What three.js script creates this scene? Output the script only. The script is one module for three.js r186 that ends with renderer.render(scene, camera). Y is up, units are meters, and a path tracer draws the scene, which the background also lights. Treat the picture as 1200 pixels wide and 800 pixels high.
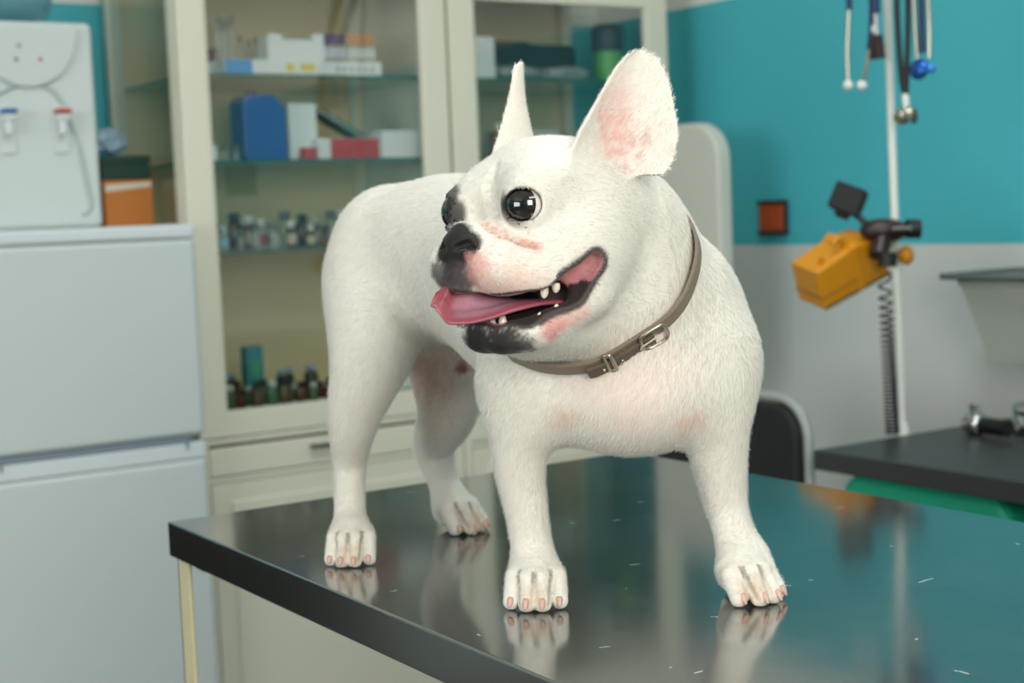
import * as THREE from 'three';
import { RoundedBoxGeometry } from 'three/addons/geometries/RoundedBoxGeometry.js';
import { mergeGeometries, mergeVertices, toCreasedNormals } from 'three/addons/utils/BufferGeometryUtils.js';
import { RectAreaLightUniformsLib } from 'three/addons/lights/RectAreaLightUniformsLib.js';
import { ImprovedNoise } from 'three/addons/math/ImprovedNoise.js';

RectAreaLightUniformsLib.init();
const scene = new THREE.Scene();
const V = (x, y, z) => new THREE.Vector3(x, y, z);

// ------------------------------------------------------------------ camera
// Room axes: x runs along the cabinet fronts, y is up, z points from the cabinets into the room.
const FOCAL = 1759, EYE = V(0, 1.2, 0);                       // focal length in pixels of the 1200 x 800 frame
const CR = V(0.83276766, -0.03946463, 0.55221424);            // camera right
const CU = V(0.08011503, 0.99554734, -0.04966967);            // camera up
const CB = V(-0.54779522, 0.08560395, 0.83222134);            // camera back (towards the viewer)
const camera = new THREE.PerspectiveCamera(2 * Math.atan(400 / FOCAL) * 180 / Math.PI, 1.5, 0.05, 30);
camera.position.copy(EYE);
camera.quaternion.setFromRotationMatrix(new THREE.Matrix4().makeBasis(CR, CU, CB));
camera.focus = 1.09;
camera.userData.fStop = 7;
scene.add(camera);

const renderer = new THREE.WebGLRenderer({ antialias: true });
renderer.toneMapping = THREE.LinearToneMapping;
renderer.toneMappingExposure = 1.0;
renderer.shadowMap.enabled = true;
scene.background = new THREE.Color(0x000000);

// ------------------------------------------------------------------ light
// Key: a photographer's softbox beside the camera; fill: two ceiling panels and a frosted window in the left wall.
const KEY_POS = V(0.12, 1.58, 0.72), KEY_AIM = V(0.85, 1.1, -1.3), KEY_SIZE = 0.7, KEY_POWER = 12.5;
const PANELS = [[1.2, -1.15], [0.6, 1.1]], PANEL_POWER = 8.5, CEIL = 2.7;
const keyLight = new THREE.RectAreaLight(0xfff6ea, KEY_POWER, KEY_SIZE, KEY_SIZE);
keyLight.position.copy(KEY_POS); keyLight.lookAt(KEY_AIM); scene.add(keyLight);
for (const [x, z] of PANELS) {
  const l = new THREE.RectAreaLight(0xf2fbff, PANEL_POWER, 1.16, 0.56);
  l.position.set(x, CEIL - 0.05, z); l.rotation.x = -Math.PI / 2; scene.add(l);
}

const WIN = { x: -3.2, y0: 0.95, y1: 2.25, z0: -1.5, z1: 0.7 }, WIN_POWER = 7;
{
  const l = new THREE.RectAreaLight(0xf4f8fa, WIN_POWER, WIN.z1 - WIN.z0 - 0.12, WIN.y1 - WIN.y0 - 0.12);
  l.position.set(WIN.x + 0.03, (WIN.y0 + WIN.y1) / 2, (WIN.z0 + WIN.z1) / 2); l.rotation.y = -Math.PI / 2; scene.add(l);
}

// ------------------------------------------------------------------ helpers
// a pixel gives a direction; the distance comes from a plane of the room or a depth
const rayOf = (px, py) => CR.clone().multiplyScalar((px - 600) / FOCAL).addScaledVector(CU, -(py - 400) / FOCAL).sub(CB);
const at = (px, py, depth) => rayOf(px, py).multiplyScalar(depth).add(EYE);
const onX = (px, py, x) => { const d = rayOf(px, py); return d.multiplyScalar(x / d.x).add(EYE); };
const onZ = (px, py, z) => { const d = rayOf(px, py); return d.multiplyScalar(z / d.z).add(EYE); };
const onY = (px, py, y) => { const d = rayOf(px, py); return d.multiplyScalar((y - EYE.y) / d.y).add(EYE); };

let seed = 20240511;
const rnd = () => { seed = (seed * 1664525 + 1013904223) >>> 0; return seed / 4294967296; };
const rr = (a, b) => a + (b - a) * rnd();
const noise = new ImprovedNoise();
const clamp01 = x => Math.max(0, Math.min(1, x));

const taken = {};
function numbered(name) {
  const n = taken[name] = (taken[name] ?? -1) + 1;
  return n ? `${name}_${String(n).padStart(3, '0')}` : name;
}
function shade(m) { m.castShadow = true; m.receiveShadow = true; return m; }
function part(name, geo, mat, parent) {
  const m = shade(new THREE.Mesh(Array.isArray(geo) ? merge(geo) : geo, mat)); m.name = name; parent.add(m); return m;
}
function thing(name, label, category, pos = [0, 0, 0], turn = 0, group) {
  const g = new THREE.Group(); g.name = numbered(name); g.position.set(...(pos.isVector3 ? pos.toArray() : pos)); g.rotation.y = turn;
  g.userData = { label, category }; if (group) g.userData.group = group;
  scene.add(g); return g;
}
function single(name, label, category, geo, mat, pos = [0, 0, 0], turn = 0, group) {
  const m = shade(new THREE.Mesh(Array.isArray(geo) ? merge(geo) : geo, mat)); m.name = numbered(name);
  m.position.set(...(pos.isVector3 ? pos.toArray() : pos)); m.rotation.y = turn;
  m.userData = { label, category }; if (group) m.userData.group = group;
  scene.add(m); return m;
}
function structure(name, label, category) {
  const g = new THREE.Group(); g.name = name; g.userData = { kind: 'structure', label, category }; scene.add(g); return g;
}
function merge(list) {
  return mergeGeometries(list.map(g => { const h = g.index ? g.toNonIndexed() : g; for (const k of Object.keys(h.attributes)) if (!['position', 'normal', 'uv'].includes(k)) h.deleteAttribute(k); return h; }));
}
// box given by its extents; r rounds the edges
function bx(x0, x1, y0, y1, z0, z1, r = 0.002) {
  const w = Math.abs(x1 - x0), h = Math.abs(y1 - y0), d = Math.abs(z1 - z0);
  r = Math.min(r, w * 0.45, h * 0.45, d * 0.45);
  const g = r > 0 ? new RoundedBoxGeometry(w, h, d, 2, r) : new THREE.BoxGeometry(w, h, d);
  return g.translate((x0 + x1) / 2, (y0 + y1) / 2, (z0 + z1) / 2);
}
const cyl = (r0, r1, h, x = 0, y = 0, z = 0, seg = 24) => new THREE.CylinderGeometry(r1, r0, h, seg).translate(x, y + h / 2, z);
const lathe = (pts, seg = 28) => new THREE.LatheGeometry(pts.map(p => new THREE.Vector2(p[0], p[1])), seg);
function tube(pts, r, seg = 48, rad = 10, closed = false) {
  return new THREE.TubeGeometry(new THREE.CatmullRomCurve3(pts.map(p => p.isVector3 ? p : V(...p)), closed), seg, r, rad, closed);
}
function bar(a, b, r, seg = 12) {
  const A = a.isVector3 ? a : V(...a), B = b.isVector3 ? b : V(...b), d = B.clone().sub(A);
  return new THREE.CylinderGeometry(r, r, d.length(), seg).applyQuaternion(new THREE.Quaternion().setFromUnitVectors(V(0, 1, 0), d.clone().normalize())).translate((A.x + B.x) / 2, (A.y + B.y) / 2, (A.z + B.z) / 2);
}
// extruded outline in the xy plane, centred in z
function slab(pts, depth, bevel = 0.002, holes) {
  const s = new THREE.Shape(pts.map(p => new THREE.Vector2(p[0], p[1])));
  const g = new THREE.ExtrudeGeometry(s, { depth: depth - 2 * bevel, bevelEnabled: bevel > 0, bevelSize: bevel, bevelThickness: bevel, bevelSegments: 2, curveSegments: 12, bevelOffset: -bevel });
  return g.translate(0, 0, -(depth - 2 * bevel) / 2);
}
function roundRect(w, h, r, n = 6) {
  const p = [];
  for (const [cx, cy, a0] of [[w / 2 - r, h / 2 - r, 0], [-w / 2 + r, h / 2 - r, 90], [-w / 2 + r, -h / 2 + r, 180], [w / 2 - r, -h / 2 + r, 270]])
    for (let i = 0; i <= n; i++) { const a = (a0 + 90 * i / n) * Math.PI / 180; p.push([cx + r * Math.cos(a), cy + r * Math.sin(a)]); }
  return p;
}

// ------------------------------------------------------------------ materials
function noiseTexture(size, fn, srgb = false) {
  const data = new Uint8Array(size * size * 4);
  for (let y = 0; y < size; y++) for (let x = 0; x < size; x++) {
    const c = fn(x / size, y / size), i = (y * size + x) * 4;
    for (let k = 0; k < 3; k++) data[i + k] = Math.max(0, Math.min(255, 255 * (Array.isArray(c) ? c[k] : c)));
    data[i + 3] = 255;
  }
  const t = new THREE.DataTexture(data, size, size); t.wrapS = t.wrapT = THREE.RepeatWrapping; t.magFilter = THREE.LinearFilter;
  t.minFilter = THREE.LinearFilter; if (srgb) t.colorSpace = THREE.SRGBColorSpace; t.needsUpdate = true; return t;
}
const std = (color, roughness = 0.5, metalness = 0, extra = {}) => new THREE.MeshStandardMaterial({ color, roughness, metalness, ...extra });
const phys = (o) => new THREE.MeshPhysicalMaterial(o);
const plasterBump = noiseTexture(256, (u, v) => 0.5 + 0.25 * noise.noise(u * 24, v * 24, 1) + 0.25 * noise.noise(u * 70, v * 70, 4));
const plaster = (c, rough = 0.75) => { const t = plasterBump.clone(); t.repeat.set(2, 2); t.needsUpdate = true; return std(c, rough, 0, { bumpMap: t, bumpScale: 0.0008 }); };
const M = {
  teal: plaster(0x48b6c2, 0.6), grey: plaster(0xcdd2cf, 0.65), white: plaster(0xe9e8e2), floor: std(0x8d8a82, 0.45),
  fridge: std(0xc8d0cf, 0.42), fridgeTrim: std(0xd6dde0, 0.35), fridgeGroove: std(0x808d98, 0.4),
  cooler: std(0xd0d8d5, 0.38), coolerLine: std(0xb4bebb, 0.4), coolerShade: std(0xcdd5d2, 0.4), chromeWhite: std(0xd3dad7, 0.3),
  cream: std(0xdfdcc9, 0.42), creamDark: std(0x9a937a, 0.5), beige: std(0xb3a67e, 0.7), beigePanel: std(0xe4d0a8, 0.7),
  glass: phys({ color: 0xfbfdfc, transmission: 1, roughness: 0.03, thickness: 0, ior: 1.5 }),
  shelfGlass: phys({ color: 0xcfe2da, transmission: 1, roughness: 0.05, thickness: 0, ior: 1.5 }),
  sideGlass: phys({ color: 0xfbfdfc, transmission: 1, roughness: 0.03, thickness: 0, ior: 1.2 }),
  shelfEdge: std(0x27584c, 0.25), clear: phys({ color: 0xf3f6f4, transmission: 0.9, roughness: 0.1, thickness: 0 }),
  steelDark: std(0x5a5f60, 0.35, 0.8), chrome: std(0xc9cbcb, 0.16, 1), nickel: std(0xb4b09f, 0.28, 1), pipe: std(0xdfe2da, 0.35),
  black: std(0x0b0c0d, 0.45), blackSoft: std(0x141516, 0.7), rubber: std(0x111417, 0.5), brownDark: std(0x2a1a14, 0.4),
  yellow: std(0xd08a10, 0.35), yellowDark: std(0x8d7d58, 0.5), orange: std(0xb1481a, 0.5), blue: std(0x114b93, 0.4), navy: std(0x132a52, 0.5),
  greenTub: std(0x14a883, 0.4), laptop: std(0x1a1a1a, 0.35), desk: std(0x2f3130, 0.42), deskEdge: std(0x10100f, 0.4),
  amber: phys({ color: 0x5a2a10, roughness: 0.12, transmission: 0.25, thickness: 0 }), paper: std(0xd9dcda, 0.7), red: std(0xb23136, 0.55),
  greyShell: std(0xcfd0c6, 0.55), greyRim: std(0x9b9d99, 0.4), greenBox: std(0x10392c, 0.55), orangeBox: std(0xd07c34, 0.6),
  bottleWater: phys({ color: 0xa9d6dc, transmission: 0.7, roughness: 0.06, thickness: 0 }), skinPink: std(0xd9808a, 0.4),
};
// ================================================================== the room
const WALL_Z = -3.25, WALL_X = 2.45, WEST = -3.2, SOUTH = 2.4, T = 0.12, BAND0 = 1.10, BAND1 = 1.685, TABLE_Y = 0.895;
function paintedWall(name, label, box) {
  const w = structure(name, label, 'wall');
  for (const [pn, y0, y1, m] of [['lower_paint', 0, BAND0, M.grey], ['teal_band', BAND0, BAND1, M.teal], ['upper_paint', BAND1, CEIL, M.white]]) part(pn, bx(box[0], box[1], y0, y1, box[2], box[3], 0), m, w);
  return w;
}
paintedWall('wall_back', 'wall with a teal band behind the glass cabinets', [WEST - T, WALL_X, WALL_Z - T, WALL_Z]);
paintedWall('wall_right', 'wall painted teal above and grey below behind the desk', [WALL_X, WALL_X + T, WALL_Z - T, SOUTH + T]);
{
  // the left wall has the window: the paint bands are cut round its opening
  const w = structure('wall_left', 'wall with a teal band and a frosted window', 'wall');
  for (const [pn, y0, y1, m] of [['lower_paint', 0, BAND0, M.grey], ['teal_band', BAND0, BAND1, M.teal], ['upper_paint', BAND1, CEIL, M.white]]) {
    part(pn, bx(WEST - T, WEST, y0, y1, WALL_Z, WIN.z0, 0), m, w); part(pn, bx(WEST - T, WEST, y0, y1, WIN.z1, SOUTH, 0), m, w);
    if (y0 < WIN.y0) part(pn, bx(WEST - T, WEST, y0, Math.min(y1, WIN.y0), WIN.z0, WIN.z1, 0), m, w);
    if (y1 > WIN.y1) part(pn, bx(WEST - T, WEST, Math.max(y0, WIN.y1), y1, WIN.z0, WIN.z1, 0), m, w);
  }
  const n = structure('window_1', 'white framed frosted window in the left wall', 'window'), F = 0.06, x0 = WEST - T * 0.8, x1 = WEST - 0.005, zm = (WIN.z0 + WIN.z1) / 2;
  for (const b of [[WIN.y0, WIN.y0 + F, WIN.z0, WIN.z1], [WIN.y1 - F, WIN.y1, WIN.z0, WIN.z1], [WIN.y0 + F, WIN.y1 - F, WIN.z0, WIN.z0 + F], [WIN.y0 + F, WIN.y1 - F, WIN.z1 - F, WIN.z1], [WIN.y0 + F, WIN.y1 - F, zm - 0.03, zm + 0.03]]) part('window_frame', bx(x0, x1, ...b, 0.003), M.white, n);
  for (const [z0, z1] of [[WIN.z0 + F, zm - 0.03], [zm + 0.03, WIN.z1 - F]]) part('window_pane', bx(WEST - T * 0.6, WEST - T * 0.5, WIN.y0 + F, WIN.y1 - F, z0, z1, 0), std(0xffffff, 0.8, 0, { emissive: 0xf4f8fa, emissiveIntensity: 1.6 }), n);
}
paintedWall('wall_front', 'wall with a teal band behind the photographer', [WEST - T, WALL_X, SOUTH, SOUTH + T]);
{
  const f = shade(new THREE.Mesh(bx(WEST - T, WALL_X + T, -0.1, 0, WALL_Z - T, SOUTH + T, 0), M.floor)); f.name = 'floor'; f.userData = { kind: 'structure', label: 'grey floor of the clinic room', category: 'floor' }; scene.add(f);
  const c = shade(new THREE.Mesh(bx(WEST - T, WALL_X + T, CEIL, CEIL + 0.1, WALL_Z - T, SOUTH + T, 0), M.white)); c.name = 'ceiling'; c.userData = { kind: 'structure', label: 'white ceiling of the clinic room', category: 'ceiling' }; scene.add(c);
}

// ---- lamps
for (const [x, z] of PANELS) {
  const p = thing('ceiling_panel', 'flat white ceiling light panel over the room', 'ceiling light', [x, CEIL, z], 0, 'ceiling light panels');
  part('frame', [bx(-0.62, 0.62, -0.045, 0, -0.32, -0.29), bx(-0.62, 0.62, -0.045, 0, 0.29, 0.32), bx(-0.62, -0.59, -0.045, 0, -0.29, 0.29), bx(0.59, 0.62, -0.045, 0, -0.29, 0.29)], M.white, p);
  part('diffuser', bx(-0.59, 0.59, -0.04, 0, -0.29, 0.29), std(0xffffff, 0.6, 0, { emissive: 0xf2fbff, emissiveIntensity: 0.9 }), p);
}
{
  const g = thing('softbox', "photographer's square black softbox on a light stand", 'studio light', [KEY_POS.x, 0, KEY_POS.z]);
  const head = new THREE.Group(); head.name = 'lamp_head'; head.position.y = KEY_POS.y; g.add(head); g.updateMatrixWorld(true); head.lookAt(KEY_AIM); // +z looks at the dog
  const s = KEY_SIZE / 2 + 0.03;
  part('diffuser', bx(-s + 0.02, s - 0.02, -s + 0.02, s - 0.02, -0.03, -0.012), std(0xffffff, 0.7, 0, { emissive: 0xfff6ea, emissiveIntensity: 1.5 }), head);
  const cloth = new THREE.CylinderGeometry(s * Math.SQRT2, 0.09, 0.3, 4, 1, true).rotateY(Math.PI / 4).rotateX(Math.PI / 2).translate(0, 0, -0.18);
  part('hood', cloth, std(0x101010, 0.8, 0, { side: THREE.DoubleSide }), head);
  part('flash_unit', bx(-0.06, 0.06, -0.07, 0.07, -0.55, -0.33, 0.01), M.blackSoft, head);
  const away = KEY_POS.clone().sub(KEY_AIM).setY(0).normalize().multiplyScalar(0.42);
  part('stand_pole', bar([away.x, 0.1, away.z], [away.x, KEY_POS.y + 0.06, away.z], 0.013), M.blackSoft, g);
  for (let i = 0; i < 3; i++) { const a = i * 2.094 + 0.4; part('stand_leg', bar([away.x, 0.35, away.z], [away.x + 0.42 * Math.cos(a), 0.01, away.z + 0.42 * Math.sin(a)], 0.009), M.blackSoft, g); }
}

// ================================================================== examination table
{
  const x0 = 0.54, x1 = 1.146, z0 = -1.483, z1 = -0.23, SK = 0.036;
  const t = thing('examination_table', 'stainless steel examination table on cream painted legs under the dog', 'table', [x0, 0, z0]);
  const W = x1 - x0, D = z1 - z0, Y = TABLE_Y;
  // brushed steel: fine grain and a few scratches in the relief
  const size = 1024, data = new Uint8Array(size * size * 4), h = new Float32Array(size * size).fill(0.5);
  for (let y = 0; y < size; y++) for (let x = 0; x < size; x++) h[y * size + x] += 0.10 * noise.noise(x * 0.9, y * 0.02, 3) + 0.10 * noise.noise(x * 0.03, y * 0.03, 7);
  const scr = new Float32Array(size * size);
  for (let k = 0; k < 230; k++) {
    let x = rnd() * size, y = rnd() * size, a = rr(-0.5, 0.5) + (rnd() < 0.5 ? 0 : 1.2), L = rnd() < 0.8 ? rr(1, 7) : rr(8, 18), s = rr(0.3, 1);
    for (let i = 0; i < L; i++) { const q = (Math.floor(y + size) % size) * size + (Math.floor(x + size) % size); h[q] -= 0.3 * s; scr[q] = Math.max(scr[q], s); x += Math.cos(a); y += Math.sin(a); a += rr(-0.04, 0.04); }
  }
  const rough = new Uint8Array(size * size * 4), tint = new Uint8Array(size * size * 4);
  for (let i = 0; i < size * size; i++) {
    const x = i % size, y = (i / size) | 0, sm = 0.5 + 0.5 * noise.noise(x * 0.012, y * 0.012, 11) + 0.25 * noise.noise(x * 0.05, y * 0.05, 21);
    const v = clamp01(h[i]) * 255, r = clamp01(0.42 + 0.16 * sm + 0.45 * scr[i]) * 255;
    data.set([v, v, v, 255], i * 4); rough.set([255, r, scr[i] > 0.6 ? 0 : 238, 255], i * 4);
    const c = clamp01(0.60 + 0.05 * (sm - 0.5) + (scr[i] > 0.6 ? 0.1 + 0.28 * scr[i] : 0)) * 255; tint.set([c, c * 1.01, c, 255], i * 4);
  }
  const mk = d => { const x = new THREE.DataTexture(d, size, size); x.wrapS = x.wrapT = THREE.RepeatWrapping; x.magFilter = x.minFilter = THREE.LinearFilter; x.needsUpdate = true; return x; };
  const rm = mk(rough), tm = mk(tint); tm.colorSpace = THREE.SRGBColorSpace;
  const steel = new THREE.MeshStandardMaterial({ color: 0xffffff, map: tm, metalness: 1, roughness: 0.22, bumpMap: mk(data), bumpScale: 0.00005, roughnessMap: rm, metalnessMap: rm });
  const topG = bx(0, W, Y - 0.004, Y, 0, D, 0.0018);
  const skirtL = bx(0, 0.0035, Y - SK, Y - 0.001, 0, D, 0.0015), skirtR = bx(W - 0.0035, W, Y - SK, Y - 0.001, 0, D, 0.0015);
  const skirtB = bx(0, W, Y - SK, Y - 0.001, 0, 0.0035, 0.0015), skirtF = bx(0, W, Y - SK, Y - 0.001, D - 0.0035, D, 0.0015);
  // uv in metres so that the grain keeps its size
  const uvm = g => { const p = g.attributes.position, u = new Float32Array(p.count * 2); for (let i = 0; i < p.count; i++) { u[2 * i] = p.getX(i) * 0.8 + p.getY(i) * 0.8; u[2 * i + 1] = p.getZ(i) * 0.8; } g.setAttribute('uv', new THREE.BufferAttribute(u, 2)); return g; };
  part('table_top', uvm(topG), steel, t);
  for (const g of [skirtL, skirtR, skirtB, skirtF]) part('skirt', uvm(g), std(0x8d9291, 0.2, 1), t);
  const legM = std(0xcfc7a2, 0.45), legY = Y - SK + 0.012;
  for (const [lx, lz, sx, sz] of [[0.006, 0.006, 1, 1], [W - 0.006, 0.006, -1, 1], [0.006, D - 0.006, 1, -1], [W - 0.006, D - 0.006, -1, -1]])
    part('leg', [bx(lx, lx + sx * 0.004, 0, legY, lz, lz + sz * 0.030, 0.001), bx(lx, lx + sx * 0.014, 0, legY, lz, lz + sz * 0.004, 0.001)], legM, t);
  part('bracket', bx(0.012, 0.05, Y - SK - 0.008, Y - SK + 0.01, 0.04, 0.065, 0.001), M.black, t);
  part('cross_bar', bx(0.02, W - 0.02, Y - SK - 0.012, Y - SK + 0.02, 0.04, 0.06), M.steelDark, t);
  part('cross_bar', bx(0.02, W - 0.02, Y - SK - 0.012, Y - SK + 0.02, D - 0.06, D - 0.04), M.steelDark, t);
}

// ================================================================== refrigerator
const FR = { x0: 0.52, x1: 1.083, z: -2.73, top: 1.203 };
{
  const w = FR.x1 - FR.x0, f = thing('refrigerator', 'pale grey two-door refrigerator beside the cream cabinet', 'refrigerator', [FR.x0, 0, -3.22]);
  const D = 3.22 + FR.z;                                             // front face in local z
  part('body', bx(0.004, w - 0.004, 0.03, FR.top - 0.002, 0, D - 0.055, 0.006), M.fridge, f);
  part('upper_door', bx(0, w, 0.797, FR.top - 0.028, D - 0.05, D, 0.012), M.fridge, f);
  part('door_cap', bx(0, w, FR.top - 0.0275, FR.top, D - 0.052, D + 0.001, 0.008), M.fridgeTrim, f);
  part('lower_door', bx(0, w, 0.07, 0.752, D - 0.05, D, 0.012), M.fridge, f);
  part('grip_channel', bx(0.004, w - 0.035, 0.785, 0.7962, D - 0.05, D - 0.0025, 0.002), M.fridgeGroove, f);
  part('grip_strip', bx(0.002, w - 0.002, 0.7525, 0.7838, D - 0.05, D - 0.003, 0.004), M.fridgeTrim, f);
  for (const x of [0.17, w - 0.042]) part('latch_lug', bx(x, x + 0.005, 0.772, 0.79, D - 0.01, D + 0.001, 0.001), M.fridgeGroove, f);
  part('plinth', bx(0.01, w - 0.01, 0, 0.068, 0.02, D - 0.06, 0.002), M.steelDark, f);
}

// dark sideboard on the other side of the refrigerator: the table edge mirrors it
{
  const b = thing('sideboard', 'dark brown wooden sideboard left of the refrigerator', 'sideboard', [-0.42, 0, -3.22]);
  const wood = std(0x1d1611, 0.5);
  part('carcass', bx(0, 0.90, 0.06, 0.98, 0, 0.44, 0.003), wood, b);
  part('top', bx(-0.01, 0.91, 0.98, 1.01, 0, 0.46, 0.003), wood, b);
  for (let i = 0; i < 2; i++) { const d = part('door', bx(0.015 + i * 0.44, 0.435 + i * 0.44, 0.09, 0.96, 0.44, 0.458, 0.003), wood, b); part('knob', new THREE.SphereGeometry(0.012, 14, 10).translate(0.39 + i * 0.44, 0.6, 0.468), M.nickel, d); }
  part('plinth', bx(0.02, 0.88, 0, 0.06, 0.02, 0.40), wood, b);
}

// ================================================================== water cooler on the refrigerator
{
  const Z = -2.86, P = (x, y) => { const q = onZ(x, y, Z); return [q.x, q.y]; };
  const x1 = 0.951, x0 = x1 - 0.30, y0 = FR.top, y1 = 1.592;
  const c = thing('water_cooler', 'white countertop water cooler with blue and red taps on the refrigerator', 'water cooler', [x0, y0, Z]);
  const L = (x, y, z) => V(x - x0, y - y0, z);
  const box = bx(0, x1 - x0, 0, y1 - y0, -0.30, 0, 0.012);
  part('body', box, M.cooler, c);
  const disc = []; for (let i = 0; i <= 24; i++) { const a = -Math.PI * i / 24 + 0.0, cx = P(28, 36), rx = P(88, 36)[0] - cx[0]; disc.push([cx[0] + rx * Math.cos(a) - x0, cx[1] + 0.105 * Math.sin(a) - y0]); }
  disc.push([disc[24][0], y1 - y0 - 0.012], [disc[0][0], y1 - y0 - 0.012]);
  part('display_panel', slab(disc, 0.014, 0.004).translate(0, 0, 0.004), M.coolerShade, c);
  for (const [x, y, col] of [[20, 54, 0x7d8a88], [17, 70, 0x5a6664], [45, 70, 0xc0594e]]) { const q = P(x, y); part('indicator', new THREE.SphereGeometry(0.0036, 12, 8).translate(q[0] - x0, q[1] - y0, 0.0115), std(col, 0.4), c); }
  const arch = [[-62, 235], [-50, 160], [-20, 122], [10, 104], [36, 97], [60, 106], [76, 128], [90, 165], [101, 215], [106, 243], [98, 252]].map(([x, y]) => { const q = P(x, y); return V(Math.max(q[0] - x0, 0.02), q[1] - y0, 0.001); });
  part('alcove_rim', tube(arch, 0.0042, 90, 8), M.coolerLine, c);
  for (const [x, col] of [[7, 0x1f6fb0], [70, 0xc23a32]]) {
    const q = P(x, 135), b = V(q[0] - x0, q[1] - y0, 0);
    const tap = part('tap', [bx(b.x - 0.014, b.x + 0.014, b.y - 0.072, b.y + 0.018, 0, 0.005, 0.004), cyl(0.009, 0.011, 0.036, b.x, b.y - 0.036, 0.017), bx(b.x - 0.012, b.x + 0.012, b.y - 0.012, b.y + 0.002, 0.002, 0.03, 0.004)], M.chromeWhite, c);
    part('tap_lever', bx(b.x - 0.0135, b.x + 0.0135, b.y + 0.002, b.y + 0.0105, 0.004, 0.034, 0.003), std(col, 0.4), tap);
  }
  const bottle = thing('water_bottle', 'clear blue water bottle upside down on the water cooler', 'bottle', [x0 + 0.135, y1 + 0.0005, Z - 0.14]);
  part('bottle_shell', lathe([[0.0, 0.0], [0.03, 0.0], [0.034, 0.006], [0.09, 0.010], [0.120, 0.022], [0.13, 0.048], [0.127, 0.10], [0.13, 0.12], [0.13, 0.30], [0.10, 0.34], [0, 0.345]], 40), M.bottleWater, bottle);
}

// ================================================================== glass-fronted cabinets
const CZ = -2.8, CD = 0.42, CTOP = 1.78, SHELF_Z = CZ - 0.03;
const SH = [86, 187, 293].map(y => onZ(300, y, SHELF_Z).y), DECK = 0.822;
function cabinet(x0, x1, stL, stR, label, handleAt) {
  const c = thing('glass_cabinet', label, 'cabinet', [x0, 0, CZ - CD], 0);
  const w = x1 - x0, D = CD, F = D;                                  // local z runs from the back (0) to the door face (D)
  const X = v => v - x0;
  part('back_panel', bx(0.01, w - 0.01, 0.1, CTOP - 0.02, 0, 0.012, 0), M.beigePanel, c);
  part('top_panel', bx(0, w, CTOP - 0.03, CTOP, 0, D - 0.022), M.cream, c);
  part('deck', bx(0.004, w - 0.004, DECK - 0.025, DECK, 0.012, D - 0.022), M.cream, c);
  for (const [px, pz] of [[0, 0], [w - 0.03, 0], [0, D - 0.052], [w - 0.03, D - 0.052]]) part('post', bx(px, px + 0.03, DECK, CTOP - 0.03, pz, pz + 0.03), M.cream, c);
  for (const [px, open] of [[0.003, x0 < 1.5], [w - 0.008, x0 > 1.5]]) part(open ? 'side_pane' : 'side_panel', bx(px, px + 0.005, DECK, CTOP - 0.03, 0.03, D - 0.052, 0), open ? M.sideGlass : M.cream, c);
  part('carcass', [bx(0, 0.018, 0.06, DECK - 0.025, 0.012, D - 0.022), bx(w - 0.018, w, 0.06, DECK - 0.025, 0.012, D - 0.022), bx(0.018, w - 0.018, 0.06, 0.08, 0.012, D - 0.022)], M.cream, c);
  for (const y of SH) {
    const s = part('glass_shelf', bx(0.032, w - 0.032, y - 0.006, y, 0.014, D - 0.032, 0), M.shelfGlass, c);
    part('shelf_edge', bx(0.032, w - 0.032, y - 0.007, y, D - 0.032, D - 0.0295, 0), M.shelfEdge, s);
  }
  // glazed door
  const d = part('door', [bx(0.002, X(stL), 0.775, CTOP - 0.004, F - 0.02, F, 0.003), bx(X(stR), w - 0.002, 0.775, CTOP - 0.004, F - 0.02, F, 0.003), bx(X(stL) - 0.004, X(stR) + 0.004, 1.665, CTOP - 0.004, F - 0.0195, F - 0.001, 0.003), bx(X(stL) - 0.004, X(stR) + 0.004, 0.775, 0.827, F - 0.0195, F - 0.001, 0.003)], M.cream, c);
  part('pane', bx(X(stL) - 0.003, X(stR) + 0.003, 0.824, 1.668, F - 0.012, F - 0.008, 0), M.glass, d);
  for (const bd of [X(stL), X(stR) - 0.006]) part('door_bead', bx(bd, bd + 0.006, 0.827, 1.665, F - 0.016, F - 0.003), M.cream, d);
  // drawer and lower door
  const dr = part('drawer', bx(0.02, w - 0.02, 0.697, 0.754, F - 0.02, F - 0.001, 0.004), M.cream, c);
  if (handleAt) part('handle', [bx(X(handleAt) - 0.03, X(handleAt) + 0.03, 0.732, 0.741, F + 0.012, F + 0.022, 0.003), bx(X(handleAt) - 0.028, X(handleAt) - 0.02, 0.733, 0.74, F - 0.002, F + 0.014, 0.001), bx(X(handleAt) + 0.02, X(handleAt) + 0.028, 0.733, 0.74, F - 0.002, F + 0.014, 0.001)], M.steelDark, dr);
  part('face_frame', [bx(0, 0.019, 0.06, 0.774, F - 0.0215, F - 0.002), bx(w - 0.019, w, 0.06, 0.774, F - 0.0215, F - 0.002), bx(0.019, w - 0.019, 0.7605, 0.774, F - 0.0215, F - 0.006), bx(0.019, w - 0.019, 0.684, 0.695, F - 0.0215, F - 0.004)], M.cream, c);
  const ld = part('lower_door', bx(0.021, w - 0.021, 0.082, 0.682, F - 0.02, F - 0.002, 0.003), M.cream, c);
  part('raised_panel', slab(roundRect(w - 0.12, 0.53, 0.004, 2), 0.01, 0.003).translate(w / 2, 0.38, F - 0.001), M.cream, ld);
  part('plinth', bx(0.01, w - 0.01, 0, 0.06, 0.02, D - 0.05), M.creamDark, c);
  return c;
}
cabinet(1.095, 1.706, 1.153, 1.646, 'cream painted glass cabinet next to the refrigerator, full of vials and cartons', onZ(378, 525, CZ).x);
cabinet(1.710, 2.321, 1.774, 2.259, 'cream painted glass cabinet by the teal wall holding a green jar', onZ(620, 500, CZ).x);

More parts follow.
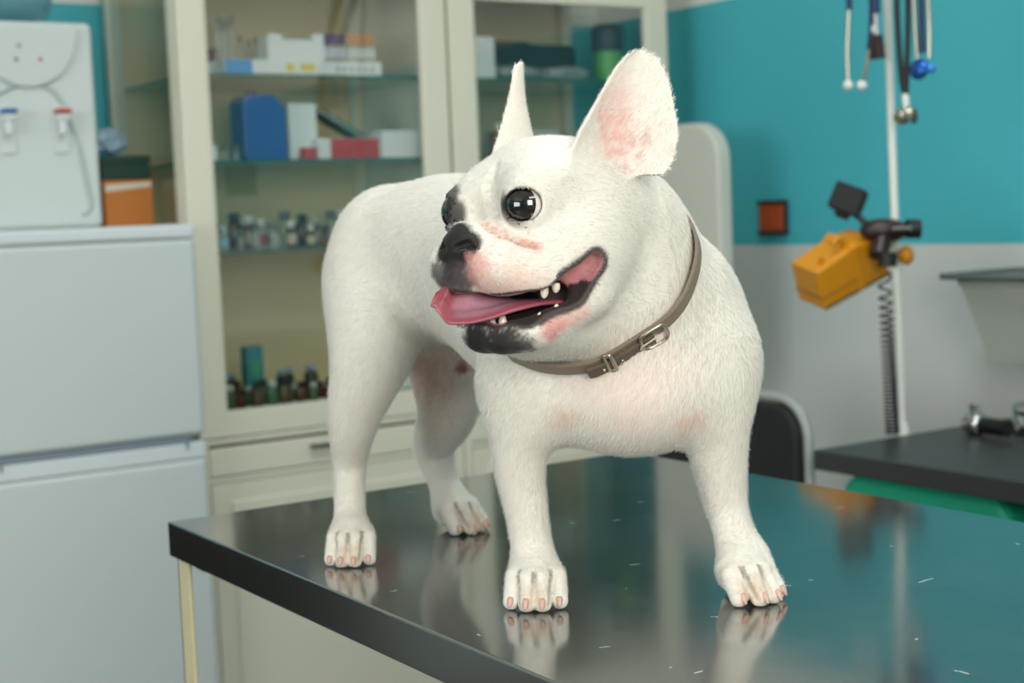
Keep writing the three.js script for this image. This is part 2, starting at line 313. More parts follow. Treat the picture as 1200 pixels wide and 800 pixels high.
// ================================================================== desk and chairs
const DESK_Y = 0.79;
{
  const y = DESK_Y, q = onY(953, 527, DESK_Y), x0 = q.x, z0 = q.z;
  const d = thing('desk', 'black topped desk along the teal and grey wall', 'desk', [x0, 0, z0]);
  part('desk_top', bx(0, WALL_X - x0 - 0.002, y - 0.033, y, 0, 1.35, 0.003), M.desk, d);
  part('side_panel', bx(0.42, WALL_X - x0 - 0.03, 0, y - 0.033, 0.03, 0.05), M.deskEdge, d);
  part('side_panel', bx(0.02, WALL_X - x0 - 0.03, 0, y - 0.033, 0.62, 0.64), std(0x5a2d17, 0.5), d).userData.label = 'brown wooden side panel';
  part('side_panel', bx(0.02, WALL_X - x0 - 0.03, 0, y - 0.033, 1.31, 1.33), M.deskEdge, d);
}
{
  // green stool under the desk
  const SX = 1.80, a = onX(986, 575, SX), b = onX(1182, 602, SX);
  const s = thing('stool', 'green padded stool pushed under the black desk', 'stool', [SX, 0, a.z]);
  const L = b.z - a.z, yt = DESK_Y - 0.04;
  part('seat', slab(roundRect(L, 0.12, 0.04, 8), 0.34, 0.012).rotateY(Math.PI / 2).translate(0.17, yt - 0.06, L / 2), M.greenTub, s);
  for (const [x, z] of [[0.05, 0.05], [0.29, 0.05], [0.05, L - 0.05], [0.29, L - 0.05]]) part('leg', bar([x, 0, z], [x, yt - 0.11, z], 0.012), M.steelDark, s);
}
{
  // black chair: its back is turned to the table
  const x = 1.80, zr = onX(946, 540, x).z, w = 0.40, top = onX(900, 471, x).y;
  const c = thing('chair', 'black padded chair with grey tubular rim beside the desk', 'chair', [x, 0, zr - w / 2]);
  part('backrest', slab(roundRect(w - 0.02, 0.36, 0.06, 8), 0.03, 0.008).rotateY(Math.PI / 2).translate(0, top - 0.18, 0), M.blackSoft, c);
  const rim = roundRect(w, 0.38, 0.07, 8).map(([p, q]) => V(0.004, q + top - 0.18, p));
  part('back_rim', tube(rim, 0.009, 120, 8, true), M.greyRim, c);
  part('seat', slab(roundRect(0.40, w, 0.05, 6), 0.05, 0.012).rotateX(Math.PI / 2).translate(-0.22, 0.45, 0), M.blackSoft, c);
  for (const s of [-1, 1]) { part('leg', tube([[0.0, top - 0.3, s * (w / 2 - 0.02)], [0.0, 0.40, s * (w / 2 - 0.02)], [0.03, 0.005, s * (w / 2 - 0.02)]], 0.010, 24), M.greyRim, c); part('leg', tube([[-0.02, 0.42, s * (w / 2 - 0.02)], [-0.36, 0.42, s * (w / 2 - 0.02)], [-0.40, 0.2, s * (w / 2 - 0.02)], [-0.40, 0.005, s * (w / 2 - 0.02)]], 0.010, 32), M.greyRim, c); }
}
{
  // tall grey chair against the wall
  const x = 2.20, zr = onX(851, 240, x).z, w = 0.25, top = onX(800, 146, x).y;
  const c = thing('high_back_chair', 'pale grey high-backed chair standing before the teal wall', 'chair', [x, 0, zr - w / 2]);
  part('backrest', slab([...roundRect(w, 0.62, 0.085, 10)], 0.04, 0.008).rotateY(Math.PI / 2).translate(0, top - 0.31, 0), M.greyShell, c);
  part('seat', slab(roundRect(0.22, w, 0.04, 6), 0.06, 0.015).rotateX(Math.PI / 2).translate(0.10, 0.46, 0), M.greyShell, c);
  part('stem', [bar([0.10, 0.05, 0], [0.10, 0.44, 0], 0.025), bx(-0.02, 0.1, 0.40, 0.43, -0.03, 0.03), bx(-0.024, 0.004, 0.40, 0.80, -0.03, 0.03)], M.steelDark, c);
  for (let i = 0; i < 5; i++) { const a = i * 1.2566; part('foot', bar([0.10, 0.05, 0], [0.10 + 0.14 * Math.cos(a), 0.018, 0.14 * Math.sin(a)], 0.014), M.black, c); }
}
// ================================================================== things on the refrigerator
{
  const z = -2.96, q = (x, y) => onZ(x, y, z), yb = FR.top;
  const a = q(124, 253), b = q(178, 210), h1 = b.y - yb, gTop = q(150, 183).y;
  const c = thing('carton', 'orange carton with a pale stripe under the dark green box', 'box', [a.x, yb, z]);
  part('carton_body', bx(0, b.x - a.x, 0, h1, -0.09, 0, 0.002), M.orangeBox, c);
  part('label_stripe', slab([[0.002, h1 - 0.024], [b.x - a.x - 0.002, h1 - 0.014], [b.x - a.x - 0.002, h1 - 0.004], [0.002, h1 - 0.009]], 0.001, 0).translate(0, 0, 0.0006), std(0xe6d9c4, 0.6), c);
  single('box', 'dark green box lying on the orange carton', 'box', [bx(-0.004, b.x - a.x - 0.004, h1 + 0.0005, gTop - yb, -0.11, 0.004, 0.003), bx(-0.006, b.x - a.x - 0.002, gTop - yb - 0.014, gTop - yb + 0.001, -0.112, 0.006, 0.002)], M.greenBox, [a.x, yb, z]);
  const bagG = new THREE.IcosahedronGeometry(0.03, 4), p = bagG.attributes.position;
  for (let i = 0; i < p.count; i++) { const v = V(p.getX(i), p.getY(i), p.getZ(i)), n = v.clone().normalize(), d = 1 + 0.35 * noise.noise(n.x * 2.3, n.y * 2.3, n.z * 2.3) + 0.22 * Math.abs(noise.noise(n.x * 6, n.y * 6, n.z * 6)); p.setXYZ(i, v.x * d * 1.15, v.y * d * 0.85, v.z * d); }
  bagG.computeVertexNormals(); bagG.computeBoundingBox();
  single('plastic_bag', 'crumpled pale blue plastic bag on the dark green box', 'bag', toCreasedNormals(bagG, 0.35), phys({ color: 0xb9d3e6, roughness: 0.25, transmission: 0.35, thickness: 0 }), [q(136, 170).x, gTop - bagG.boundingBox.min.y + 0.002, z - 0.05]);
}

// ================================================================== contents of the cabinets
const spanAt = (px0, px1, pyTop, y0, z) => { const a = onZ(px0, (pyTop + 80) / 2 + 40, z), b = onZ(px1, pyTop, z); return { x0: a.x, x1: b.x, h: b.y - y0 }; };
function carton(name, label, cat, px0, px1, pyTop, y0, z, depth, mat, extra, r = 0.0015, group) {
  const x0 = onZ(px0, pyTop, z).x, x1 = onZ(px1, pyTop, z).x, h = onZ((px0 + px1) / 2, pyTop, z).y - y0;
  const g = thing(name, label, cat, [x0, y0 + 0.0005, z], 0, group), w = x1 - x0;
  part('body', bx(0, w, 0, h, -depth, 0, r), mat, g);
  if (extra) extra(g, w, h);
  return g;
}
const flat = (x0, x1, y0, y1, z = 0.0006, t = 0.001) => bx(x0, x1, y0, y1, z - t / 2, z + t / 2, 0);
// a vial or small bottle with a neck and a cap
function vialProto(name, label, cat, r, h, glass, cap, capH = 0.2, labelMat, group) {
  const g = thing(name, label, cat, [0, 0, 0], 0, group);
  part('vial_body', lathe([[0, 0], [r * 0.92, 0], [r, r * 0.12], [r, h * (0.80 - capH * 0.5)], [r * 0.55, h * (1 - capH)], [0, h * (1 - capH)]], 18), glass, g);
  part('cap', lathe([[0, h * (1 - capH)], [r * 0.72, h * (1 - capH)], [r * 0.74, h * 0.985], [r * 0.66, h], [0, h]], 16), cap, g);
  if (labelMat) part('paper_label', new THREE.CylinderGeometry(r * 1.02, r * 1.02, h * 0.36, 18, 1, true).translate(0, h * 0.32, 0), labelMat, g);
  return g;
}
function spread(proto, places) {                                    // places: [x, y, z, scale]
  places.forEach(([x, y, z, s = 1], i) => { let o = proto; if (i) { o = proto.clone(); o.name = numbered(proto.name.replace(/_\d+$/, '')); scene.add(o); } o.position.set(x, y + 0.0005, z); o.scale.setScalar(s); o.rotation.y = i * 1.7; });
}
const capM = c => std(c, 0.45);
{
  // top shelf of the first cabinet
  const y = SH[0], zf = -2.865;
  const tray = carton('test_kit_box', 'long flat white box with a blue end on the top glass shelf', 'box', 262, 447, 71, y, zf, 0.10, M.paper, (g, w, h) => {
    part('blue_print', flat(0.002, w * 0.17, 0.001, h - 0.001), std(0x2f8fd0, 0.5), g);
    part('yellow_print', flat(w * 0.38, w * 0.43, h * 0.25, h * 0.8), std(0xd6c04a, 0.5), g); part('yellow_print', flat(w * 0.47, w * 0.56, h * 0.3, h * 0.8), std(0xd6c04a, 0.5), g);
    for (let i = 0; i < 6; i++) part('print_mark', flat(w * (0.70 + i * 0.045), w * (0.72 + i * 0.045), h * 0.3, h * 0.62), std(0x9fa6a3, 0.6), g);
  });
  const y2 = y + (onZ(354, 71, zf).y - y) + 0.001, zb = zf - 0.03;
  carton('dispenser_box', 'white open carton with a notched front standing on the test kit box', 'box', 313, 379, 44, y2, zb, 0.05, M.paper, (g, w, h) => {
    part('front_flap', slab([[0.001, 0], [w - 0.001, 0], [w - 0.001, h + 0.008], [w * 0.82, h + 0.008], [w * 0.74, h], [w * 0.3, h], [w * 0.24, h + 0.006], [0.001, h + 0.006]], 0.0016, 0).translate(0, 0, 0.001), M.paper, g);
    part('green_lining', flat(w * 0.24, w * 0.8, h * 0.9, h, 0.0022), std(0x7d957d, 0.6), g);
  });
  const vh = onZ(392, 40, zb).y - y2, vr = (onZ(387, 60, zb).x - onZ(381, 60, zb).x) / 2;
  spread(vialProto('sample_tube', 'clear sample tube with a purple cap in the row on the top shelf', 'sample tube', vr, vh, M.clear, capM(0x5b4685), 0.36, std(0xc9cbd6, 0.6), 'purple capped sample tubes'), [382, 388.5, 395, 401.5].map(px => [onZ(px, 60, zb).x, y2, zb]));
  spread(vialProto('sample_tube', 'clear sample tube with an orange cap in the row on the top shelf', 'sample tube', vr, vh, M.clear, capM(0xd98a3a), 0.36, std(0xcfcfc8, 0.6), 'orange capped sample tubes'), [410, 416.5, 423, 429.5, 436].map(px => [onZ(px, 60, zb).x, y2, zb]));
  const th = onZ(265, 14, zb - 0.06).y - y;
  spread(vialProto('glass_cylinder', 'tall clear glass cylinder with a grey stopper on the top shelf', 'glassware', 0.011, th, M.clear, capM(0x8e8f86), 0.12, null, 'glass cylinders on the top shelf'), [[256, 1], [264, 0.96], [272, 1.02], [282, 0.72], [292, 0.66], [300, 0.7]].map(([px, s]) => [onZ(px, 60, -3.03).x, y, -3.03, s]));
  carton('box', 'small maroon box at the left end of the top glass shelf', 'box', 249, 256, 56, y, -3.10, 0.05, std(0x7a2634, 0.6));
  // second shelf
  const ys = SH[1];
  const bw = onZ(336, 150, zf).x - onZ(286, 150, zf).x, bh = onZ(310, 111, zf).y - ys;
  const can = thing('canister', 'blue plastic canister with sloping shoulders on the middle glass shelf', 'canister', [onZ(286, 150, zf).x, ys + 0.0005, zf]);
  part('body', slab([[0.008, 0], [bw - 0.003, 0], [bw, 0.006], [bw, bh * 0.80], [bw * 0.74, bh], [bw * 0.12, bh], [0, bh * 0.9], [0, 0.008]], 0.07, 0.004).translate(0, 0, -0.035), M.blue, can);
  part('cap', cyl(0.012, 0.011, 0.012, bw * 0.35, bh - 0.002, -0.035), M.navy, can);
  carton('carton', 'tall plain white carton beside the blue canister', 'box', 337, 370, 121, ys, zf - 0.03, 0.06, M.paper);
  const redH = onZ(405, 162, zf).y - ys;
  carton('carton', 'low white carton with a red label on the middle glass shelf', 'box', 372, 446, 162, ys, zf, 0.08, M.paper, (g, w, h) => part('red_label', flat(w * 0.20, w * 0.97, 0.001, h - 0.001), M.red, g));
  carton('carton', 'plain white carton next to the red labelled carton', 'box', 447, 500, 153, ys, zf, 0.09, M.paper);
  const fol = thing('folder', 'green edged booklet leaning on the red labelled carton', 'booklet', [onZ(372, 150, zf - 0.03).x, ys + redH + 0.001, zf - 0.03]);
  for (const [dx, m] of [[0, M.greenBox], [0.006, std(0x8ea79c, 0.5)], [0.012, M.greenBox]]) part(m === M.greenBox ? 'cover' : 'pages', bx(0, 0.115, 0, 0.005, -0.05, 0, 0.001).rotateZ(-0.50).translate(dx, 0.055 + dx * 0.3, 0), m, fol);
  carton('box', 'tiny red box between the tall white carton and the red labelled carton', 'box', 356, 371, 173, ys, zf + 0.008, 0.02, M.red);
  spread(vialProto('vial', 'small clear vial with a brown stopper at the left end of the middle shelf', 'vial', 0.008, 0.032, M.clear, capM(0x6e5a48), 0.3, null, 'vials on the middle shelf'), [254, 263, 276].map(px => [onZ(px, 170, zf - 0.02).x, ys, zf - 0.02]));
  carton('box', 'small white box at the left end of the middle shelf', 'box', 246, 254, 170, ys, zf + 0.005, 0.02, M.paper);
  const card = single('price_card', 'beige paper card fixed to the back panel below the middle shelf', 'card', bx(0, 0.075, 0, 0.075, 0, 0.0015, 0), std(0xbfae7c, 0.7), [onZ(266, 230, -3.205).x, onZ(266, 230, -3.205).y, -3.206]);
  // third shelf: a row of assorted vials
  const y3 = SH[2];
  const kinds = [['amber vial with a white cap on the lowest glass shelf', M.amber, capM(0xd8d6cf), std(0xb9a68c, 0.6), 'amber vials with white caps'], ['clear vial with a grey cap on the lowest glass shelf', M.clear, capM(0x7b6f6a), null, 'clear vials with grey caps'], ['brown vial with a dark cap on the lowest glass shelf', M.amber, capM(0x2c2a2c), null, 'brown vials with dark caps'], ['clear vial with a pale blue label on the lowest glass shelf', M.clear, capM(0xc9cdd0), std(0x8fb5c9, 0.6), 'vials with pale blue labels'], ['vial with a red band and white cap on the lowest glass shelf', M.clear, capM(0xe0ddd6), std(0x9c3b3b, 0.6), 'vials with red bands']];
  const rows = kinds.map(() => []);
  const pick = [3, 4, 1, 2, 1, 4, 1, 1, 0, 2, 0, 1, 2, 1, 0, 2, 1];
  for (let i = 0; i < 17; i++) rows[pick[i]].push([onZ(260 + i * 10.2 + rr(-2, 2), 270, -2.88).x, y3, -2.875 - 0.03 * (i % 2) - rr(0, 0.01), rr(0.85, 1.35)]);
  for (let i = 0; i < 12; i++) rows[[1, 2, 0, 1, 4][i % 5]].push([onZ(262 + i * 16 + rr(-3, 3), 262, -2.98).x, y3, -2.98 - rr(0, 0.04), rr(1.1, 1.8)]);
  kinds.forEach(([label, gl, cap, lab, group], k) => spread(vialProto('vial', label, 'vial', 0.0095, 0.046, gl, cap, 0.26, lab, group), rows[k]));
  // floor of the glazed part
  const ampoules = [], dark = [], pale = [];
  for (let i = 0; i < 16; i++) (i % 3 ? dark : pale).push([onZ(266 + i * 8.6 + rr(-2, 2), 455, -2.86 - (i % 2) * 0.03).x, DECK, -2.86 - (i % 2) * 0.03, rr(0.75, 1.2)]);
  for (let i = 0; i < 7; i++) ampoules.push([onZ(264 + i * 17, 445, -2.95).x, DECK, -2.955 - 0.045 * (i % 2), rr(1.1, 1.35)]);
  spread(vialProto('bottle', 'small dark brown bottle on the cabinet floor', 'bottle', 0.0125, 0.046, M.amber, capM(0x1c1512), 0.25, null, 'brown bottles on the cabinet floor'), dark);
  spread(vialProto('bottle', 'small green tinted bottle with a white cap on the cabinet floor', 'bottle', 0.012, 0.045, phys({ color: 0x4d6b4a, roughness: 0.15, transmission: 0.4, thickness: 0 }), capM(0xcfd3cf), 0.24, null, 'green bottles on the cabinet floor'), pale);
  spread(vialProto('bottle', 'taller dark green bottle behind the brown bottles in the cabinet', 'bottle', 0.012, 0.05, phys({ color: 0x23402f, roughness: 0.15, transmission: 0.3, thickness: 0 }), capM(0x9fb3c4), 0.2, null, 'green bottles behind the brown ones'), ampoules);
  carton('carton', 'upright teal carton among the bottles on the cabinet floor', 'box', 288, 308, 406, DECK, -2.92, 0.03, std(0x2f8288, 0.5), (g, w, h) => part('green_print', flat(w * 0.3, w * 0.75, h * 0.45, h * 0.75), std(0x3a9a6a, 0.5), g));
  carton('gauze_pack', 'white wrapped pack on the cabinet floor behind the dog', 'pack', 462, 490, 432, DECK, -2.87, 0.06, std(0xcdd6d2, 0.6), null, 0.008);
}
{
  // second cabinet
  const y = SH[0], zf = -2.87;
  carton('carton', 'white carton in the cabinet by the teal wall', 'box', 557, 579, 43, y, zf, 0.12, M.paper);
  const bag = (name, label, px0, px1, py, mat, z, squash) => {
    const x0 = onZ(px0, py, z).x, x1 = onZ(px1, py, z).x, h = onZ(px0, py, z).y - y, g = new THREE.SphereGeometry(1, 40, 24), p = g.attributes.position;
    for (let i = 0; i < p.count; i++) { const v = V(p.getX(i), p.getY(i), p.getZ(i)), d = 1 + 0.16 * noise.noise(v.x * 3 + px0, v.y * 3, v.z * 3) + 0.07 * Math.abs(noise.noise(v.x * 9, v.y * 9 + px0, v.z * 9)); const s = n => Math.sign(n) * Math.pow(Math.abs(n), 0.7); p.setXYZ(i, s(v.x) * d * (x1 - x0) / 2, Math.max(s(v.y) * d, -0.92) * h / 2, s(v.z) * d * 0.06); }
    g.computeVertexNormals();
    return single(name, label, 'bag', g, mat, [(x0 + x1) / 2, y + 0.001 + 0.92 * h / 2, z - 0.06]);
  };
  const film = phys({ color: 0xaab8b6, roughness: 0.22, transmission: 0.45, thickness: 0 });
  bag('plastic_pouch', 'clear plastic pouch next to the white carton in the cabinet', 582, 640, 74, film, zf);
  bag('plastic_pouch', 'clear plastic pouch beside the green jar', 642, 697, 76, film, zf);
  const x0 = onZ(581, 60, -3.0).x, x1 = onZ(676, 60, -3.0).x, yt = onZ(630, 49, -3.0).y;
  single('folded_cloth', 'folded black cloth behind the clear plastic pouches', 'cloth', [bx(0, (x1 - x0) * 0.46, 0, yt - y, -0.10, 0, 0.014), bx((x1 - x0) * 0.42, x1 - x0, 0, yt - y - 0.006, -0.10, 0.004, 0.014), bx(0.004, x1 - x0 - 0.004, 0.0, 0.035, -0.11, 0.012, 0.012)], M.blackSoft, [x0, y + 0.0008, -3.0]);
  const jx = onZ(713, 70, -2.95).x, jr = 0.034, jt = onZ(713, 30, -2.95).y - y;
  const jar = thing('jar', 'green jar with a dark lid in the cabinet by the teal wall', 'jar', [jx, y + 0.0005, -2.95]);
  part('jar_body', lathe([[0, 0], [jr * 0.95, 0], [jr, 0.006], [jr, jt * 0.55], [jr * 0.95, jt * 0.6], [0, jt * 0.6]], 32), std(0x5fae5a, 0.4), jar);
  part('lid', lathe([[jr * 0.9, jt * 0.55], [jr * 1.16, jt * 0.56], [jr * 1.2, jt * 0.9], [jr * 1.05, jt], [0, jt]], 32), std(0x39414f, 0.45), jar);
  const ob = vialProto('medicine_bottle', 'brick red bottle on the middle shelf behind the dog\'s ear', 'bottle', 0.014, 0.075, std(0xa2573d, 0.4), capM(0xd9d6ce), 0.2, null);
  spread(ob, [[onZ(583, 160, -2.88).x, SH[1], -2.88]]);
  carton('carton', 'low pale carton on the middle shelf of the cabinet by the teal wall', 'box', 592, 655, 152, SH[1], -2.9, 0.08, std(0xaeb3ab, 0.6));
}

// ================================================================== on and before the right wall
{
  const a = onX(893, 235, WALL_X), b = onX(925, 275, WALL_X), d = b.z - a.z, h = a.y - b.y;
  const s = thing('wall_switch', 'orange wall switch in a black frame on the teal wall', 'switch', [WALL_X, b.y, a.z]);
  part('frame', [bx(-0.018, 0, 0, 0.009, 0, d), bx(-0.018, 0, h - 0.009, h, 0, d), bx(-0.012, 0, 0.009, h - 0.009, d - 0.006, d), bx(-0.012, 0, 0.009, h - 0.009, 0, 0.004)], M.brownDark, s);
  part('rocker', bx(-0.015, 0, 0.009, h - 0.009, 0.004, d - 0.006, 0.003), M.orange, s);
}
const foot = onY(1057, 509, DESK_Y), PX = foot.x, PZ = foot.z;
const lean = at(1040, 0, foot.clone().sub(EYE).dot(CB) * -1).sub(foot), LEAN = V(lean.x / lean.y, 1, lean.z / lean.y);   // the pole leans a little
const POLE = y => foot.clone().addScaledVector(LEAN, y - DESK_Y);
{
  const s = thing('drip_stand', 'slim white pole with hooks clamped to the end of the desk', 'stand', [PX, DESK_Y, PZ]);
  part('pole', bar([0, 0.001, 0], LEAN.clone().multiplyScalar(1.18), 0.0072, 20), M.pipe, s);
  part('table_clamp', [cyl(0.013, 0.011, 0.02, 0, 0.0006, 0, 20)], M.pipe, s);
  const tip = LEAN.clone().multiplyScalar(1.16).setY(0);
  for (const [dx, dz] of [[-0.02, -0.105], [-0.02, -0.05], [-0.02, 0.03], [-0.02, 0.085]]) part('hook', tube([[0, 1.165, 0], [dx * 0.6, 1.175, dz * 0.6], [dx, 1.155, dz], [dx, 1.135, dz], [dx - 0.012, 1.135, dz + 0.002], [dx - 0.014, 1.15, dz + 0.003]].map(q => V(...q).add(tip)), 0.003, 32, 8), M.chrome, s);
}
const HX = PX - 0.026, Q = (px, py) => onX(px, py, HX);
function hang(name, label, cat) { return thing(name, label, cat, [HX, 1.35, PZ]); }
const rel = v => v.clone().sub(V(HX, 1.35, PZ));
const hookAt = dz => V(PX - 0.026, 1.93, PZ + dz).add(LEAN.clone().multiplyScalar(1.16).setY(0));
{
  const s = hang('stethoscope', 'stethoscope with chrome ear tubes hanging ear tips down over the switch side of the stand', 'stethoscope');
  const l0 = Q(995, 12), l1 = Q(994, 100), r0 = Q(1019, 58), r1 = Q(1010, 100);
  part('tubing', tube([rel(l0), rel(Q(996, -30)), rel(Q(1001, -80)), rel(hookAt(-0.105).add(V(0, 0.006, 0))), rel(Q(1016, -70)), rel(Q(1022, 0)), rel(Q(1021, 40)), rel(r0)], 0.0055, 90), M.navy, s);
  for (const [a, b, m] of [[l0, l1, Q(993, 60)], [r0, r1, Q(1015, 80)]]) part('ear_tube', tube([rel(a), rel(m), rel(b)], 0.0036, 24, 10), M.nickel, s);
  for (const e of [l1, r1]) part('ear_tip', new THREE.SphereGeometry(0.0088, 16, 12).translate(...rel(e).toArray()), M.pipe, s);
}
{
  const s = hang('reflex_hammer', 'reflex hammer with a brown wedge head hanging beside the white pole', 'hammer');
  const x = rel(Q(1027, 30));
  part('strap', tube([rel(hookAt(-0.05)), rel(Q(1024, -60)), rel(Q(1026, 16))], 0.008, 30), M.navy, s);
  part('shank', [bar(rel(Q(1026, 14)), rel(Q(1028, 44)), 0.0048), new THREE.SphereGeometry(0.0075, 14, 10).scale(0.8, 1.5, 0.8).translate(...rel(Q(1024, 35)).toArray())], M.chrome, s);
  const c = rel(Q(1028, 55));
  part('rubber_head', slab([[-0.007, 0.02], [0.007, 0.02], [0.013, -0.02], [-0.013, -0.02]], 0.016, 0.003).rotateY(Math.PI / 2).translate(c.x, c.y, c.z), M.brownDark, s);
}
{
  const s = hang('stethoscope', 'black stethoscope hanging with its silver chest piece down beside the pole', 'stethoscope');
  part('tubing', tube([rel(Q(1061, 112)), rel(Q(1057, 95)), rel(Q(1052, 30)), rel(Q(1049, -60)), rel(hookAt(0.03).add(V(0, 0.006, 0))), rel(Q(1062, -60)), rel(Q(1064, 30)), rel(Q(1062, 95)), rel(Q(1061.5, 112))], 0.0052, 110), M.rubber, s);
  part('connector', bar(rel(Q(1061, 110)), rel(Q(1062, 124)), 0.006), M.pipe, s);
  const cp = part('chest_piece', [bar(rel(Q(1061, 122)), rel(Q(1062, 140)), 0.004), lathe([[0, 0], [0.014, 0], [0.015, 0.004], [0.008, 0.011], [0.004, 0.016], [0, 0.016]], 24).rotateZ(1.25).rotateY(0.5).translate(...rel(Q(1058, 137)).toArray()), lathe([[0, 0], [0.011, 0], [0.012, 0.005], [0.005, 0.012], [0, 0.012]], 24).rotateZ(-1.35).rotateY(0.5).translate(...rel(Q(1066, 134)).toArray())], M.nickel, s);
  part('diaphragm_rim', new THREE.TorusGeometry(0.011, 0.002, 8, 24).rotateY(1.1).translate(...rel(Q(1071, 136)).toArray()), M.brownDark, s);
}
{
  const s = hang('stethoscope', 'blue stethoscope with chrome ear tubes hanging farthest from the switch', 'stethoscope');
  part('tubing', tube([rel(Q(1081, 62)), rel(Q(1080, 20)), rel(Q(1078, -40)), rel(hookAt(0.085).add(V(0, 0.006, 0)))], 0.0058, 60), M.navy, s);
  part('ear_tube', tube([rel(Q(1070, -10)), rel(Q(1073, 40)), rel(Q(1076, 82))], 0.0036, 24), M.nickel, s);
  part('ear_tube', tube([rel(Q(1087, -10)), rel(Q(1089, 30)), rel(Q(1089, 68))], 0.0036, 24), M.nickel, s);
  part('yoke', tube([rel(Q(1070, -10)), rel(Q(1075, -36)), rel(Q(1079, -48)), rel(Q(1084, -36)), rel(Q(1087, -10))], 0.0042, 40), M.navy, s);
  const c = rel(Q(1080, 82));
  part('chest_piece', lathe([[0, 0], [0.016, 0], [0.018, 0.004], [0.017, 0.010], [0.006, 0.016], [0, 0.016]], 28).rotateZ(Math.PI / 2 - 0.2).translate(c.x, c.y, c.z), std(0x15509a, 0.25, 0.5), s);
  part('ear_tip', new THREE.SphereGeometry(0.0085, 16, 12).translate(...rel(Q(1091, 80)).toArray()), std(0x2b7fd0, 0.3), s);
}
{
  // yellow device clamped to the stand
  const o = onX(987, 312, PX - 0.055), e1 = CR.clone().multiplyScalar(0.84).addScaledVector(CU, 0.44).addScaledVector(CB, -0.30).normalize();
  const e3 = CB.clone().multiplyScalar(0.88).addScaledVector(CU, -0.36).addScaledVector(CR, 0.30); e3.addScaledVector(e1, -e3.dot(e1)).normalize();
  const e2 = new THREE.Vector3().crossVectors(e3, e1).normalize();
  const g = thing('pump_unit', 'yellow plastic pump unit with a black clamp fixed to the drip stand', 'device', o);
  const b = new THREE.Group(); b.name = 'housing'; b.quaternion.setFromRotationMatrix(new THREE.Matrix4().makeBasis(e1, e2, e3)); g.add(b);
  part('case', slab([[-0.078, -0.036], [0.062, -0.036], [0.074, -0.02], [0.07, 0.024], [0.055, 0.040], [0.012, 0.046], [-0.078, 0.036]], 0.075, 0.005), M.yellow, b);
  part('case_rib', slab([[0.0, -0.038], [0.012, -0.038], [0.014, 0.05], [-0.002, 0.046]], 0.08, 0.003), M.yellow, b);
  part('base_plate', bx(-0.07, 0.072, -0.046, -0.035, -0.036, 0.03, 0.003), M.yellowDark, b);
  part('seam', bx(-0.0795, 0.0, -0.016, -0.014, -0.036, 0.0385, 0.0005), std(0x7d5208, 0.5), b);
  part('slot', bx(-0.03, 0.04, -0.0475, -0.0455, -0.006, 0.012, 0.0005), M.black, b);
  part('claw', tube([[0.0, 0.044, 0.02], [-0.002, 0.058, 0.02], [-0.012, 0.066, 0.02], [-0.024, 0.060, 0.02]], 0.006, 20, 8), M.yellow, b);
  part('claw', tube([[-0.05, 0.034, 0.02], [-0.053, 0.044, 0.02]], 0.006, 8, 8), M.yellow, b);
  const rl = v => v.clone().sub(o), cc = onX(1036, 270, PX - 0.02), pl = POLE(cc.y);
  part('clamp', [new THREE.SphereGeometry(0.034, 24, 16).scale(1.25, 0.62, 0.75).applyQuaternion(new THREE.Quaternion().setFromUnitVectors(V(1, 0, 0), CR)).translate(...rl(cc).toArray()), bar(rl(onX(1030, 300, PX - 0.045)), rl(cc), 0.017), bar(rl(cc), rl(onX(1066, 268, PX - 0.01)), 0.012)], M.brownDark, g);
  part('clamp_knob', [cyl(0.017, 0.017, 0.022, 0, -0.011, 0, 10).rotateZ(Math.PI / 2).applyQuaternion(new THREE.Quaternion().setFromUnitVectors(V(1, 0, 0), CR)).translate(...rl(onX(1070, 268, PX - 0.015)).toArray())], M.black, g);
  part('screw', bar(rl(onX(1046, 268, PX - 0.055)), rl(onX(1068, 267, PX - 0.045)), 0.0035), M.chrome, g);
  part('side_plate', bar(rl(onX(1040, 296, PX - 0.04)), rl(onX(1040, 312, PX - 0.04)), 0.016), M.black, g);
  part('end_knob', new THREE.SphereGeometry(0.017, 18, 12).scale(0.8, 1, 0.8).translate(...rl(onX(1062, 299, PX + 0.01)).toArray()), M.yellow, g);
  const hc = onX(994, 234, PX - 0.03), hq = new THREE.Quaternion().setFromRotationMatrix(new THREE.Matrix4().makeBasis(e1, e2, e3)).multiply(new THREE.Quaternion().setFromEuler(new THREE.Euler(0.5, 0.5, -0.9)));
  part('sensor_head', [bx(-0.027, 0.027, -0.024, 0.024, -0.027, 0.027, 0.004).applyQuaternion(hq).translate(...rl(hc).toArray()), bx(-0.012, 0.012, -0.034, -0.02, -0.012, 0.012, 0.003).applyQuaternion(hq).translate(...rl(hc).toArray())], M.blackSoft, g);
  part('stalk', tube([rl(onX(998, 246, PX - 0.03)), rl(onX(1006, 254, PX - 0.03)), rl(onX(1016, 262, PX - 0.025))], 0.006, 16, 8), M.rubber, g);
  // coiled cord
  const top = onX(1036, 318, PX - 0.035), bot = V(PX - 0.028, DESK_Y + 0.004, PZ + 0.004), pts = [], turns = 30;
  for (let i = 0; i <= turns * 12; i++) { const t = i / (turns * 12), u = Math.pow(t, 0.62), a = t * turns * Math.PI * 2, c = top.clone().lerp(bot, u); pts.push(V(c.x + 0.0105 * Math.cos(a), c.y, c.z + 0.0105 * Math.sin(a)).sub(top)); }
  const cord = single('coiled_cord', 'black coiled cord hanging from the yellow pump unit beside the pole', 'cord', tube(pts, 0.0021, turns * 16, 6), M.rubber, top);
}
